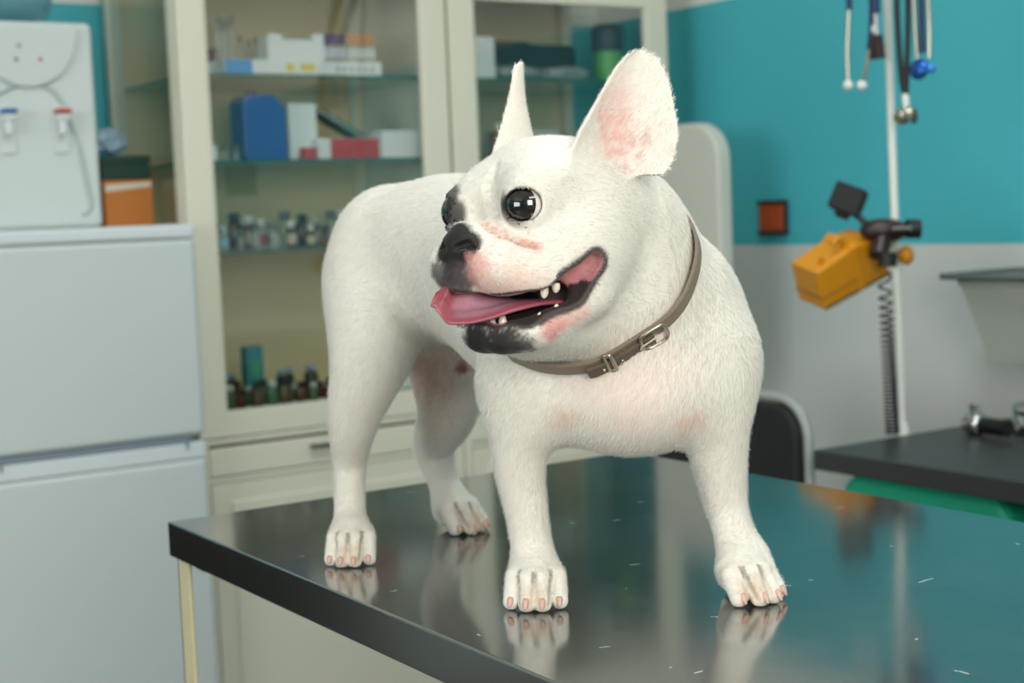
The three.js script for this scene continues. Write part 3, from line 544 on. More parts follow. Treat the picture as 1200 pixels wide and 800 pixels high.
{
  // translucent bin on the wall
  const z0 = onX(1133, 330, 2.28).z, z1 = z0 + 0.42, yt = onX(1133, 330, 2.28).y, x0 = 2.26, hB = 0.15;
  const b = thing('wall_bin', 'translucent white plastic bin fixed to the grey wall above the desk', 'bin', [WALL_X, yt - hB, z0]);
  const pm = phys({ color: 0xe2e7e1, roughness: 0.4, transmission: 0.55, thickness: 0, side: THREE.DoubleSide });
  const W = WALL_X - x0, Lz = z1 - z0;
  const quadG = (a, bq, c, d) => { const g = new THREE.BufferGeometry(); g.setAttribute('position', new THREE.Float32BufferAttribute([...a, ...bq, ...c, ...a, ...c, ...d], 3)); g.setAttribute('uv', new THREE.Float32BufferAttribute([0, 0, 1, 0, 1, 1, 0, 0, 1, 1, 0, 1], 2)); g.computeVertexNormals(); return g; };
  const t4 = [[-W, hB, 0], [0, hB, 0], [0, hB, Lz], [-W, hB, Lz]], b4 = [[-W * 0.8, 0, 0.035], [0, 0, 0.035], [0, 0, Lz - 0.035], [-W * 0.8, 0, Lz - 0.035]];
  part('bin_shell', [...[0, 1, 2, 3].map(i => quadG(b4[i], b4[(i + 1) % 4], t4[(i + 1) % 4], t4[i])), quadG(b4[0], b4[3], b4[2], b4[1])], pm, b);
  part('rim', [bar(t4[0], t4[1], 0.006), bar(t4[0], t4[3], 0.006), bar(t4[3], t4[2], 0.006)], std(0xb8c6bd, 0.4), b);
  single('paper_pack', 'white pack lying in the translucent wall bin', 'pack', bx(-0.05, 0.05, -0.02, 0.02, -0.03, 0.03, 0.006), M.paper, [WALL_X - 0.12, yt - 0.018, onX(1196, 330, 2.33).z + 0.02], 0.3);
  const tz = onX(1158, 306, 2.36);
  single('metal_tray', 'thin grey metal tray resting across the translucent wall bin', 'tray', [bx(-0.14, 0.08, 0, 0.004, 0, 0.36, 0.001), bx(-0.14, -0.136, 0, 0.012, 0, 0.36, 0.001), bx(0.076, 0.08, 0, 0.012, 0, 0.36, 0.001), bx(-0.14, 0.08, 0, 0.012, 0, 0.004, 0.001)], std(0x7f8a88, 0.3, 0.6), [2.36, yt + 0.007, tz.z]);
}
{
  // metal things on the desk
  const y = DESK_Y, a = onY(1142, 497, y + 0.018), b = onY(1182, 503, y + 0.018), g = thing('otoscope', 'black and chrome instrument handle lying on the desk', 'instrument', [a.x, y + 0.019, a.z]);
  const d = b.clone().sub(a); d.y = 0;
  const q = new THREE.Quaternion().setFromUnitVectors(V(0, 1, 0), d.clone().normalize());
  part('handle', cyl(0.014, 0.014, d.length(), 0, 0, 0).applyQuaternion(q), M.black, g);
  part('head', [lathe([[0, -0.02], [0.012, -0.02], [0.019, -0.008], [0.019, 0.012], [0.014, 0.02], [0, 0.02]], 24).applyQuaternion(q), cyl(0.006, 0.010, 0.03, 0, 0.004, 0).translate(0, 0, 0)], M.chrome, g);
  const c = onY(1199, 507, y);
  const s = thing('steel_canister', 'polished steel canister standing on the desk', 'canister', [c.x + 0.02, y + 0.0005, c.z + 0.03]);
  part('canister_body', lathe([[0, 0], [0.05, 0], [0.053, 0.004], [0.053, 0.040], [0, 0.040]], 40), M.chrome, s);
  part('lid', lathe([[0.0545, 0.0400], [0.055, 0.047], [0.045, 0.052], [0.008, 0.054], [0.007, 0.062], [0, 0.064]], 40), M.chrome, s);
}
// ================================================================== the dog
const dog = thing('dog', 'white short-haired bulldog with upright ears standing on the steel table, tongue out', 'dog', [0.70, TABLE_Y, -1.0]);
const DOG_BASE = dog.position.clone();
const clamp = (x, a, b) => Math.max(a, Math.min(b, x));
const smooth = (a, b, x) => { const t = clamp((x - a) / (b - a), 0, 1); return t * t * (3 - 2 * t); };

// head frame: F nose direction, L the dog's left, U up; hp() takes millimetres
const YAW = 48 * Math.PI / 180;
const HF = CB.clone().multiplyScalar(Math.cos(YAW)).addScaledVector(CR, -Math.sin(YAW));
const HL0 = CR.clone().multiplyScalar(Math.cos(YAW)).addScaledVector(CB, Math.sin(YAW)), ROLL = -2 * Math.PI / 180;
const HL = HL0.clone().multiplyScalar(Math.cos(ROLL)).addScaledVector(CU, Math.sin(ROLL));
const HU = CU.clone().multiplyScalar(Math.cos(ROLL)).addScaledVector(HL0, -Math.sin(ROLL));
const HO = at(648, 244, 1.09);
const hp = (f, l, u) => HO.clone().addScaledVector(HF, f / 1000).addScaledVector(HL, l / 1000).addScaledVector(HU, u / 1000);
const hd = (f, l, u) => V(0, 0, 0).addScaledVector(HF, f).addScaledVector(HL, l).addScaledVector(HU, u).normalize();
const toHead = (x, y, z) => { const a = x - HO.x, b = y - HO.y, c = z - HO.z; return [(a * HF.x + b * HF.y + c * HF.z) * 1000, (a * HL.x + b * HL.y + c * HL.z) * 1000, (a * HU.x + b * HU.y + c * HU.z) * 1000]; };

// ---- signed distance primitives; every primitive is { d(x,y,z), k } joined by a smooth minimum, or carved when cut is set
const prims = [];
const cone = (a, b, ra, rb, k = 0.02, list = prims) => {           // tapered capsule
  const bax = b.x - a.x, bay = b.y - a.y, baz = b.z - a.z, bb = bax * bax + bay * bay + baz * baz + 1e-12;
  list.push({ k, d: (x, y, z) => {
    const px = x - a.x, py = y - a.y, pz = z - a.z;
    const h = clamp((px * bax + py * bay + pz * baz) / bb, 0, 1);
    const qx = px - bax * h, qy = py - bay * h, qz = pz - baz * h;
    return Math.sqrt(qx * qx + qy * qy + qz * qz) - (ra + (rb - ra) * h);
  } });
};
const limb = (pts, k) => {                                           // one smooth tapering limb through the joints
  const c = new THREE.CatmullRomCurve3(pts.map(q => q[0]), false, 'centripetal'), rc = new THREE.CatmullRomCurve3(pts.map((q, i) => V(i, q[1], 0))), n = (pts.length - 1) * 11, own = [];
  const pos = i => { const u = i / n; return c.getPoint(u); }, rad = i => rc.getPoint(i / n).y;
  for (let i = 0; i < n; i++) cone(pos(i), pos(i + 1), rad(i), rad(i + 1), k, own);
  const lo = V(1e9, 1e9, 1e9), hi = V(-1e9, -1e9, -1e9); for (let i = 0; i <= n; i++) { const q = pos(i), r = rad(i); lo.min(q.clone().subScalar(r)); hi.max(q.clone().addScalar(r)); }
  prims.push({ k, d: (x, y, z) => {
    const ox = Math.max(lo.x - x, 0, x - hi.x), oy = Math.max(lo.y - y, 0, y - hi.y), oz = Math.max(lo.z - z, 0, z - hi.z), o = Math.sqrt(ox * ox + oy * oy + oz * oz);
    if (o > 0.06) return o;
    let d = 1; for (const p of own) d = Math.min(d, p.d(x, y, z)); return d;
  } });
};
const chain = (pts, k = 0.02, kIn = k) => { for (let i = 0; i + 1 < pts.length; i++) cone(pts[i][0], pts[i + 1][0], pts[i][1], pts[i + 1][1], i ? kIn : k); };
const ell = (c, ax, r, k = 0.02, extra = {}) => {                  // ellipsoid with axes ax and radii r
  const [A, B, C] = ax, [ra, rb, rc] = r;
  prims.push({ k, ...extra, d: (x, y, z) => {
    const px = x - c.x, py = y - c.y, pz = z - c.z;
    const u = (px * A.x + py * A.y + pz * A.z), v = (px * B.x + py * B.y + pz * B.z), w = (px * C.x + py * C.y + pz * C.z);
    const k0 = Math.sqrt(u * u / (ra * ra) + v * v / (rb * rb) + w * w / (rc * rc));
    const k1 = Math.sqrt(u * u / (ra * ra * ra * ra) + v * v / (rb * rb * rb * rb) + w * w / (rc * rc * rc * rc));
    return k1 < 1e-9 ? -Math.min(ra, rb, rc) : k0 * (k0 - 1) / k1;
  } });
};
const HA = [HF, HL, HU];
const hell = (f, l, u, rf, rl, ru, k = 0.012, extra) => ell(hp(f, l, u), HA, [rf / 1000, rl / 1000, ru / 1000], k, extra);
const CA = [CR, CU, CB];

// ---- torso
chain([[at(737, 412, 1.195), 0.074], [at(640, 345, 1.285), 0.079], [at(535, 302, 1.375), 0.069], [at(466, 294, 1.42), 0.063]], 0.03);
ell(at(742, 440, 1.17), CA, [0.085, 0.058, 0.06], 0.03);           // breast
cone(at(797, 372, 1.205), at(808, 420, 1.19), 0.052, 0.046, 0.03); // left shoulder
cone(at(640, 410, 1.195), at(630, 450, 1.18), 0.05, 0.042, 0.03);  // right shoulder
// neck
chain([[at(745, 348, 1.185), 0.070], [at(713, 288, 1.15), 0.058], [at(690, 245, 1.12), 0.050]], 0.025);
// hind legs
limb([[at(448, 335, 1.40), 0.056], [at(434, 420, 1.335), 0.036], [at(415, 488, 1.345), 0.0235], [at(410, 545, 1.372), 0.0150], [at(410, 605, 1.362), 0.0142], [at(409, 632, 1.352), 0.0160]], 0.018);
limb([[at(505, 355, 1.43), 0.05], [at(522, 430, 1.435), 0.036], [at(525, 480, 1.432), 0.0285], [at(509, 523, 1.475), 0.0200], [at(519, 562, 1.475), 0.0155], [at(530, 592, 1.468), 0.0155]], 0.016);
// forelegs
limb([[at(628, 440, 1.175), 0.045], [at(611, 500, 1.17), 0.0255], [at(609, 545, 1.178), 0.0205], [at(617, 600, 1.185), 0.0168], [at(624, 648, 1.186), 0.0165], [at(626, 672, 1.182), 0.0170]], 0.02);
limb([[at(820, 420, 1.18), 0.045], [at(841, 490, 1.17), 0.0260], [at(845, 540, 1.180), 0.0205], [at(853, 595, 1.188), 0.0158], [at(863, 634, 1.184), 0.0165], [at(874, 656, 1.178), 0.0165]], 0.02);
cone(at(818, 505, 1.21), at(840, 590, 1.20), 0.014, 0.009, 0.012); // elbow tendon behind the left foreleg

// ---- paws
const GT = V(CB.x, 0, CB.z).normalize(), GR = V(CR.x, 0, CR.z).normalize();
const nails = [], clefts = [];
function paw(px, py, turn, w, len, wrist) {                         // (px, py): middle of the toe tips on the table
  const tip = onY(px, py, TABLE_Y);
  const d = GT.clone().multiplyScalar(Math.cos(turn)).addScaledVector(GR, Math.sin(turn));
  const s = V(-d.z, 0, d.x); if (s.dot(GR) < 0) s.negate();
  const P = (f, l, h) => tip.clone().addScaledVector(d, f).addScaledVector(s, l).add(V(0, h, 0));
  cone(wrist[0], P(-len * 0.72, 0, 0.025), wrist[1], 0.0155, 0.014);
  ell(P(-len * 0.60, 0, 0.0185), [d, V(0, 1, 0), s], [len * 0.36, 0.0170, w * 0.39], 0.008);
  for (let i = 0; i < 4; i++) {
    const t = (i - 1.5) / 1.5, mid = i === 1 || i === 2;
    const l = t * w * 0.375, back = mid ? 0 : len * 0.17, r = w * (mid ? 0.152 : 0.14), spread = l * 1.06;
    cone(P(-len * 0.56 - back * 0.6, l * 0.82, 0.0255), P(-len * 0.33 - back, l * 0.97, 0.0235), r * 0.9, r * 1.02, 0.006);
    cone(P(-len * 0.33 - back, l * 0.97, 0.0225), P(-r - back, spread, r * 0.98), r * 1.02, r * 1.02, 0.0015);
    nails.push({ root: P(-r * 0.45 - back, spread, r * 1.5), tip: P(r * 0.35 - back, spread * 1.04, r * 0.6), r: 0.0029 });
    if (i < 3) { const g = (i - 1) * w * 0.258; clefts.push([P(-len * 0.26 - (i === 1 ? 0 : len * 0.12), g * 0.96, 0.0290), P(0.001 - (i === 1 ? 0 : len * 0.08), g * 1.08, 0.006)]); }
  }
  return P;
}
paw(626, 720, -0.10, 0.047, 0.052, [at(626, 672, 1.182), 0.0170]);
paw(906, 711, 0.56, 0.049, 0.056, [at(873, 656, 1.178), 0.0165]);
paw(407, 667, -0.08, 0.043, 0.050, [at(409, 632, 1.352), 0.0160]);
paw(564, 626, 0.80, 0.047, 0.058, [at(530, 592, 1.468), 0.0155]);
cone(at(850, 668, 1.188), at(850, 682, 1.186), 0.0055, 0.0035, 0.006); // dew claw

// ---- head
hell(-6, 0, -2, 60, 60, 50, 0.02);
hell(16, 3, 14, 42, 43, 33, 0.02);
for (const s of [-1, 1]) {
  hell(10, s * 36, -32, 46, 31, 36, 0.018);                        // cheek
  hell(52, s > 0 ? 30 : -38, s > 0 ? -2 : -5, 19, 19, 18.5, 0.009);                       // orbit
  hell(38, s > 0 ? 28 : -24, s > 0 ? 15 : 11, s > 0 ? 27 : 24, s > 0 ? 24 : 22, s > 0 ? 20 : 18, 0.012);                         // brow
  hell(64, s * 20, -44, 28, 24, 22, 0.008);                        // flew
  hell(42, s * 37, -48, 27, 21, 21, 0.012);                        // side of the flew
  cone(hp(6, s * 46, -62), hp(46, s * 30, -86), 0.0145, 0.0115, 0.014); // side of the lower jaw
  cone(hp(46, s * 30, -86), hp(57, s * 10, -92), 0.0115, 0.0125, 0.008);
}
hell(70, 0, -27, 24, 21, 17, 0.010);                                // bridge of the nose
hell(82, 0, -52, 14, 14, 14, 0.006);                                // below the nose
hell(28, 0, -86, 40, 34, 16, 0.014);                                // floor of the mouth
cone(hp(10, 0, -70), at(715, 355, 1.14), 0.034, 0.050, 0.03);       // throat
// nose pad
hell(86, 0, -31, 11, 16.5, 10.5, 0.004);
for (const s of [-1, 1]) hell(86, s * 10, -33, 10, 8, 8.5, 0.003);

// ---- ears: bent, tapering plates with a cupped inner side
function ear(base, A, B, N, prof, cup, thick) {                     // prof: [height, centre, half width] in mm
  prims.push({ k: 0.009, d: (x, y, z) => {
    const px = x - base.x, py = y - base.y, pz = z - base.z;
    const a = (px * A.x + py * A.y + pz * A.z) * 1000, b = (px * B.x + py * B.y + pz * B.z) * 1000, n = (px * N.x + py * N.y + pz * N.z) * 1000;
    let i = 0; while (i < prof.length - 2 && b > prof[i + 1][0]) i++;
    const p = prof[i], q = prof[i + 1], t = clamp((b - p[0]) / (q[0] - p[0]), 0, 1);
    const c = p[1] + (q[1] - p[1]) * t, w = p[2] + (q[2] - p[2]) * t;
    const e = (a - c) / Math.max(w, 1);
    const mid = cup * (1 - smooth(prof[0][0] + 10, prof[prof.length - 1][0], b) * 0.75);
    const sheet = n - mid * (Math.min(e * e, 1.6) - 0.55) + b * 0.03;
    const dn = Math.abs(sheet) * 0.8 - thick * (0.65 + 0.7 * (1 - t * 0 - smooth(prof[0][0], prof[prof.length - 1][0], b)));
    const da = (Math.abs(a - c) - w) * 0.82;
    const db = Math.max(b - prof[prof.length - 1][0], prof[0][0] - b);
    const h = Math.max(dn, da, db), ix = Math.max(dn + 2.5, 0), iy = Math.max(da + 2.5, 0);
    const round = Math.hypot(ix, iy) - 2.5;
    return Math.max(Math.min(h, 0) < 0 && round < 0 ? Math.max(round, h) : Math.max(round, h), db) / 1000 * 0.85;
  } });
}
const earN = hd(0.376, 0.926, 0.05), earA = CR.clone().multiplyScalar(0.94).addScaledVector(CB, -0.34).normalize();
const mir = v => { const f = v.dot(HF), l = v.dot(HL), u = v.dot(HU); return V(0, 0, 0).addScaledVector(HF, f).addScaledVector(HL, -l).addScaledVector(HU, u); };
const EARPROF = [[-11, -7, 37], [0, -3, 40], [17, 4, 38.5], [35, 9.5, 32.5], [52, 14, 26], [65, 16.5, 20], [74, 18, 13.5], [80, 18.5, 4]];
const EARFAR = [[-16, 0, 40], [0, -1, 36], [14, -3, 30], [28, -8, 21], [44, -13, 13], [60, -16, 9], [70, -17, 7], [75, -17, 3]];
const earBase = hp(-18, 57, 36), earFarBase = hp(-18, -57, 36);
ear(at(726, 186, 1.062), earA, HU, earN, EARPROF, 22, 2.3);
ear(earFarBase, mir(earA), HU, mir(earN), EARFAR, 12, 2.3);

// ---- carving: creases, nostrils, eye openings, mouth
const cuts = [], folds = {};
const bare = (x, y, z) => { let d = 1; for (const p of prims) d = smin(d, p.d(x, y, z), p.k); return d; };
const onSkin = p => {                                               // nearest point of the uncut surface
  const e = 0.0008;
  for (let i = 0; i < 6; i++) { const d = bare(p.x, p.y, p.z), g = V(bare(p.x + e, p.y, p.z) - bare(p.x - e, p.y, p.z), bare(p.x, p.y + e, p.z) - bare(p.x, p.y - e, p.z), bare(p.x, p.y, p.z + e) - bare(p.x, p.y, p.z - e)).normalize(); p.addScaledVector(g, -d * 0.9); }
  return p;
};
const cut = (a, b, ra, rb, k) => cone(a, b, ra, rb, k, cuts);
const eyes = [-1, 1].map(s => ({ s, c: hp(53, s > 0 ? 29.5 : -38, s > 0 ? -2 : -5), r: 0.0158, out: hd(0.80, s * 0.60, 0.0), gaze: hd(0.93, s * 0.50 - 0.19, -0.01) }));
for (const e of eyes) {
  const up = HU.clone().addScaledVector(e.out, -HU.dot(e.out)).normalize(), side = new THREE.Vector3().crossVectors(up, e.out);
  const c = e.c.clone().addScaledVector(e.out, 0.0155), A = side, B = up, C = e.out;
  cuts.push({ k: 0.002, d: (x, y, z) => {
    const px = x - c.x, py = y - c.y, pz = z - c.z;
    const u = (px * A.x + py * A.y + pz * A.z) / 0.0134, v = (px * B.x + py * B.y + pz * B.z) / 0.0114, w = (px * C.x + py * C.y + pz * C.z) / 0.012;
    return (Math.sqrt(u * u + v * v + w * w) - 1) * 0.0122;
  } });
  cuts.push({ k: 0.001, d: (x, y, z) => Math.hypot(x - e.c.x, y - e.c.y, z - e.c.z) - e.r * 0.985 });
}
for (const s of [-1, 1]) {
  cut(hp(96, s * 6.5, -33), hp(91, s * 13, -30), 0.0022, 0.0028, 0.002);   // nostril
  cut(hp(94, s * 13, -31), hp(85, s * 20, -35), 0.0018, 0.001, 0.002);
  const fold = folds[s] = [[78, 8, -8], [76, 18, -15], [72, 27, -22], [65, 36, -29], [57, 43, -34]].map(q => onSkin(hp(q[0], s * q[1], q[2])));
  for (let i = 0; i < 4; i++) cut(fold[i], fold[i + 1], [0.0030, 0.0030, 0.0026, 0.0018][i], [0.0030, 0.0026, 0.0018, 0.0006][i], 0.0035);   // fold beside the nose
}
cut(hp(99, 0, -32), hp(97, 0, -62), 0.0016, 0.0018, 0.002);               // groove below the nose
{ const c = folds.brow = [[58, 0, 26], [66, 0, 12], [72, 0, 0], [78, 0, -12]].map(q => onSkin(hp(...q))); for (let i = 0; i < 3; i++) cut(c[i], c[i + 1], [0.0012, 0.003, 0.0036][i], [0.003, 0.0036, 0.003][i], 0.007); }                  // crease between the brows
for (const [a, b] of clefts) cut(a, b, 0.0010, 0.0021, 0.003);
// mouth: the opening between the lips
const mouth = [];
const mcone = (a, b, ra, rb) => cone(a, b, ra, rb, 0.008, mouth);
for (const s of [-1, 1]) {
  mcone(hp(20, s * 63, -40), hp(34, s * 53, -57), 0.0060, 0.0105);
  mcone(hp(34, s * 53, -57), hp(60, s * 37, -73), 0.0105, 0.0090);
  mcone(hp(60, s * 37, -73), hp(84, s * 12, -76), 0.0090, 0.0085);
  mcone(hp(30, s * 30, -64), hp(64, s * 14, -75), 0.013, 0.0090);
}
mcone(hp(20, 0, -66), hp(95, 0, -74), 0.014, 0.0085);
const mouthD = (x, y, z) => { let d = 1; for (const p of mouth) d = smin(d, p.d(x, y, z), p.k); return d; };
cuts.push({ k: 0.003, d: mouthD, mouth: true });

function smin(a, b, k) { const h = Math.max(k - Math.abs(a - b), 0) / k; return Math.min(a, b) - h * h * k * 0.25; }
function smax(a, b, k) { const h = Math.max(k - Math.abs(a - b), 0) / k; return Math.max(a, b) + h * h * k * 0.25; }
function field(x, y, z, act = prims, actCuts = cuts) {
  let d = 1;
  for (const p of act) d = smin(d, p.d(x, y, z), p.k);
  for (const p of actCuts) d = smax(d, -p.d(x, y, z), p.k);
  return Math.max(d, TABLE_Y + 0.0005 - y);                         // the pads stand flat on the table
}

// ---- sparse surface nets
function polygonise(lo, hi, cell) {
  const n = [0, 1, 2].map(i => Math.ceil((hi[i] - lo[i]) / cell / 8) * 8 + 1), [nx, ny, nz] = n;
  const val = new Float32Array(nx * ny * nz).fill(1), half = 4 * cell * Math.sqrt(3);
  const at3 = (i, j, k) => (k * ny + j) * nx + i;
  const live = [];
  for (let bk = 0; bk < nz - 1; bk += 8) for (let bj = 0; bj < ny - 1; bj += 8) for (let bi = 0; bi < nx - 1; bi += 8) {
    const cx = lo[0] + (bi + 4) * cell, cy = lo[1] + (bj + 4) * cell, cz = lo[2] + (bk + 4) * cell;
    const ds = prims.map(p => p.d(cx, cy, cz)), dm = Math.min(...ds);
    if (dm > half * 1.25 + 0.01) { continue; }
    if (dm < -half * 1.6 - 0.03 && Math.min(...cuts.map(p => p.d(cx, cy, cz))) > half * 1.3) {
      for (let k = 0; k <= 8; k++) for (let j = 0; j <= 8; j++) for (let i = 0; i <= 8; i++) { const q = at3(bi + i, bj + j, bk + k); if (val[q] === 1) val[q] = -1; }
      continue;
    }
    const act = prims.filter((p, i) => ds[i] - half * 1.4 < Math.max(dm, 0) + half * 1.4 + p.k);
    const ac = cuts.filter(p => p.d(cx, cy, cz) < half * 1.6 + 0.01);
    live.push([bi, bj, bk]);
    for (let k = 0; k <= 8; k++) for (let j = 0; j <= 8; j++) for (let i = 0; i <= 8; i++)
      val[at3(bi + i, bj + j, bk + k)] = field(lo[0] + (bi + i) * cell, lo[1] + (bj + j) * cell, lo[2] + (bk + k) * cell, act, ac);
  }
  const vid = new Int32Array(nx * ny * nz).fill(-1), pos = [], idx = [];
  const E = [[0, 1], [2, 3], [4, 5], [6, 7], [0, 2], [1, 3], [4, 6], [5, 7], [0, 4], [1, 5], [2, 6], [3, 7]];
  for (const [bi, bj, bk] of live) for (let k = bk; k < Math.min(bk + 8, nz - 1); k++) for (let j = bj; j < Math.min(bj + 8, ny - 1); j++) for (let i = bi; i < Math.min(bi + 8, nx - 1); i++) {
    const v = []; let m = 0;
    for (let q = 0; q < 8; q++) { v[q] = val[at3(i + (q & 1), j + ((q >> 1) & 1), k + (q >> 2))]; if (v[q] < 0) m |= 1 << q; }
    if (m === 0 || m === 255) continue;
    let sx = 0, sy = 0, sz = 0, c = 0;
    for (const [a, b] of E) {
      if ((v[a] < 0) === (v[b] < 0)) continue;
      const t = v[a] / (v[a] - v[b]);
      sx += (a & 1) + t * ((b & 1) - (a & 1)); sy += ((a >> 1) & 1) + t * (((b >> 1) & 1) - ((a >> 1) & 1)); sz += (a >> 2) + t * ((b >> 2) - (a >> 2)); c++;
    }
    vid[at3(i, j, k)] = pos.length / 3;
    pos.push(lo[0] + (i + sx / c) * cell, lo[1] + (j + sy / c) * cell, lo[2] + (k + sz / c) * cell);
  }
  const quad = (a, b, c, d, flip) => { if (a < 0 || b < 0 || c < 0 || d < 0) return; flip ? idx.push(a, c, b, a, d, c) : idx.push(a, b, c, a, c, d); };
  for (const [bi, bj, bk] of live) for (let k = Math.max(bk, 1); k < Math.min(bk + 8, nz - 1); k++) for (let j = Math.max(bj, 1); j < Math.min(bj + 8, ny - 1); j++) for (let i = Math.max(bi, 1); i < Math.min(bi + 8, nx - 1); i++) {
    const s = val[at3(i, j, k)] < 0;
    if (s !== val[at3(i + 1, j, k)] < 0) quad(vid[at3(i, j - 1, k - 1)], vid[at3(i, j, k - 1)], vid[at3(i, j, k)], vid[at3(i, j - 1, k)], !s);
    if (s !== val[at3(i, j + 1, k)] < 0) quad(vid[at3(i - 1, j, k - 1)], vid[at3(i - 1, j, k)], vid[at3(i, j, k)], vid[at3(i, j, k - 1)], !s);
    if (s !== val[at3(i, j, k + 1)] < 0) quad(vid[at3(i - 1, j - 1, k)], vid[at3(i, j - 1, k)], vid[at3(i, j, k)], vid[at3(i - 1, j, k)], !s);
  }
  return { pos: new Float32Array(pos), idx };
}

// ---- coat: pigment spots [centre, radius, colour, strength, grain]
const lin = h => { const c = new THREE.Color(h); return [c.r, c.g, c.b]; };
const COAT = lin(0xe2ded4), spots = [];
const spot = (c, r, col, s = 1, g = 0.35, hard = 0.5) => spots.push([c, r, lin(col), s, g, hard]);
const mm = v => v / 1000;
// nose, muzzle and chin pigment
spot(hp(91, 0, -31), mm(18), 0x0f0e0e, 1, 0.1, 0.85);
for (const s of [-1, 1]) spot(hp(89, s * 11, -32), mm(12), 0x141212, 1, 0.1, 0.8);
spot(hp(93, 0, -45), mm(15), 0x1d1a19, 0.95, 0.4, 0.6); spot(hp(92, 0, -58), mm(17), 0x2a2423, 0.9, 0.5, 0.55);
spot(hp(85, -15, -50), mm(17), 0x2a2625, 0.85, 0.4, 0.5); spot(hp(90, 10, -50), mm(14), 0x3a3030, 0.85, 0.6, 0.5);
spot(hp(90, 22, -44), mm(13), 0xd79a90, 0.75, 0.6, 0.4); spot(hp(84, 26, -56), mm(16), 0xd9a89c, 0.5, 0.7, 0.3); spot(hp(66, 36, -56), mm(26), 0xe6c3b2, 0.6, 0.7, 0.3);
spot(hp(63, 0, -98), mm(20), 0x171514, 1, 0.3, 0.7); spot(hp(60, 16, -97), mm(17), 0x201c1b, 1, 0.5, 0.65); spot(hp(52, 26, -95), mm(15), 0x35302f, 0.9, 0.6, 0.5);
spot(hp(40, 46, -86), mm(14), 0xdc958e, 0.8, 0.5, 0.4); spot(hp(26, 54, -76), mm(14), 0xe6b3a4, 0.6, 0.5, 0.4);
// eye surrounds and folds
spot(hp(70, -38, 8), mm(13), 0x1c1918, 0.9, 0.15, 0.6); spot(hp(70, -29, -6), mm(12), 0x1c1918, 0.9, 0.12, 0.6); spot(hp(68, 24, 2), mm(8), 0x5b4747, 0.7, 0.6, 0.3);
spot(hp(75, 16, -14), mm(9), 0xc9b79a, 0.5, 0.5, 0.3);
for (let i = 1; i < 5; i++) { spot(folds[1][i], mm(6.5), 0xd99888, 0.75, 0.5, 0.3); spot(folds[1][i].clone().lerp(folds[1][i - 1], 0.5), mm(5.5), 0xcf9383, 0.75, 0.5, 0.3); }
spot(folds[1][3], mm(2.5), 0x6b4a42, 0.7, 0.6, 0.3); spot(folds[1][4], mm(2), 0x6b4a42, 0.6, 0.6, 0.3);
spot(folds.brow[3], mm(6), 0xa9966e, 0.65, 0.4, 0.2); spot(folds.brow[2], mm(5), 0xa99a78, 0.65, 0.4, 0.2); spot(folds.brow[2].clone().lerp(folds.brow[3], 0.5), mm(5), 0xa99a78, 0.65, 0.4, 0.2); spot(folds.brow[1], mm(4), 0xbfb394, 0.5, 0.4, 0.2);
// ear
for (const [x, y, r, c, s] of [[731, 162, 0.026, 0xdd9f9c, 0.85], [728, 132, 0.024, 0xe3b4ab, 0.75], [740, 172, 0.017, 0xc47a76, 0.75], [743, 188, 0.010, 0x9c3f42, 0.85], [735, 106, 0.022, 0xe6c9bf, 0.65], [757, 150, 0.022, 0xb9a892, 0.55], [752, 172, 0.014, 0xa88f80, 0.55], [780, 172, 0.009, 0xb8757c, 0.85], [782, 186, 0.006, 0x7a3440, 0.85]])
  spot(at(x, y, 1.058), r, c, s, 0.6, 0.2);
spot(at(776, 66, 1.06), 0.005, 0x77706b, 0.7, 0.8, 0.3);
// bare skin in the groin, the armpits and on the belly
spot(at(520, 420, 1.42), 0.055, 0xd3ab9c, 0.65, 0.25, 0.2); spot(at(515, 470, 1.42), 0.045, 0xd9b8aa, 0.5, 0.25, 0.2); spot(at(500, 440, 1.41), 0.03, 0xb98f84, 0.4, 0.35, 0.2); spot(at(543, 432, 1.40), 0.009, 0x86382c, 0.85, 0.4, 0.5);
spot(at(656, 494, 1.13), 0.016, 0xcf9a78, 0.3, 0.6, 0.1); spot(at(670, 486, 1.13), 0.013, 0xd8ad90, 0.35, 0.6, 0.1); spot(at(815, 494, 1.13), 0.016, 0xe3ab98, 0.33, 0.6, 0.1); spot(at(800, 500, 1.13), 0.014, 0xe3b5a4, 0.3, 0.6, 0.1);
spot(at(728, 495, 1.11), 0.010, 0xcbbd9c, 0.5, 0.7, 0.2); spot(at(740, 455, 1.105), 0.06, 0xefd9cf, 0.5, 0.6, 0.2);
spot(at(863, 607, 1.152), 0.0045, 0x6f6a68, 0.8, 0.3, 0.3);
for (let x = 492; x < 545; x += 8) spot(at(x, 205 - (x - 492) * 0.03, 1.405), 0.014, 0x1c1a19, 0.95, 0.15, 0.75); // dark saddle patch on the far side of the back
// soiled toes
for (const [x, y, dp, r] of [[628, 700, 1.135, 0.022], [885, 695, 1.13, 0.022], [408, 650, 1.31, 0.02], [560, 612, 1.435, 0.025]]) spot(at(x, y, dp), r, 0xcdb69a, 0.7, 0.8, 0.1);
for (const [x, y, dp] of [[593, 705, 1.135], [652, 705, 1.135], [590, 614, 1.43], [388, 655, 1.31], [434, 655, 1.31]]) spot(at(x, y, dp), 0.007, 0xd39a88, 0.7, 0.5, 0.2);

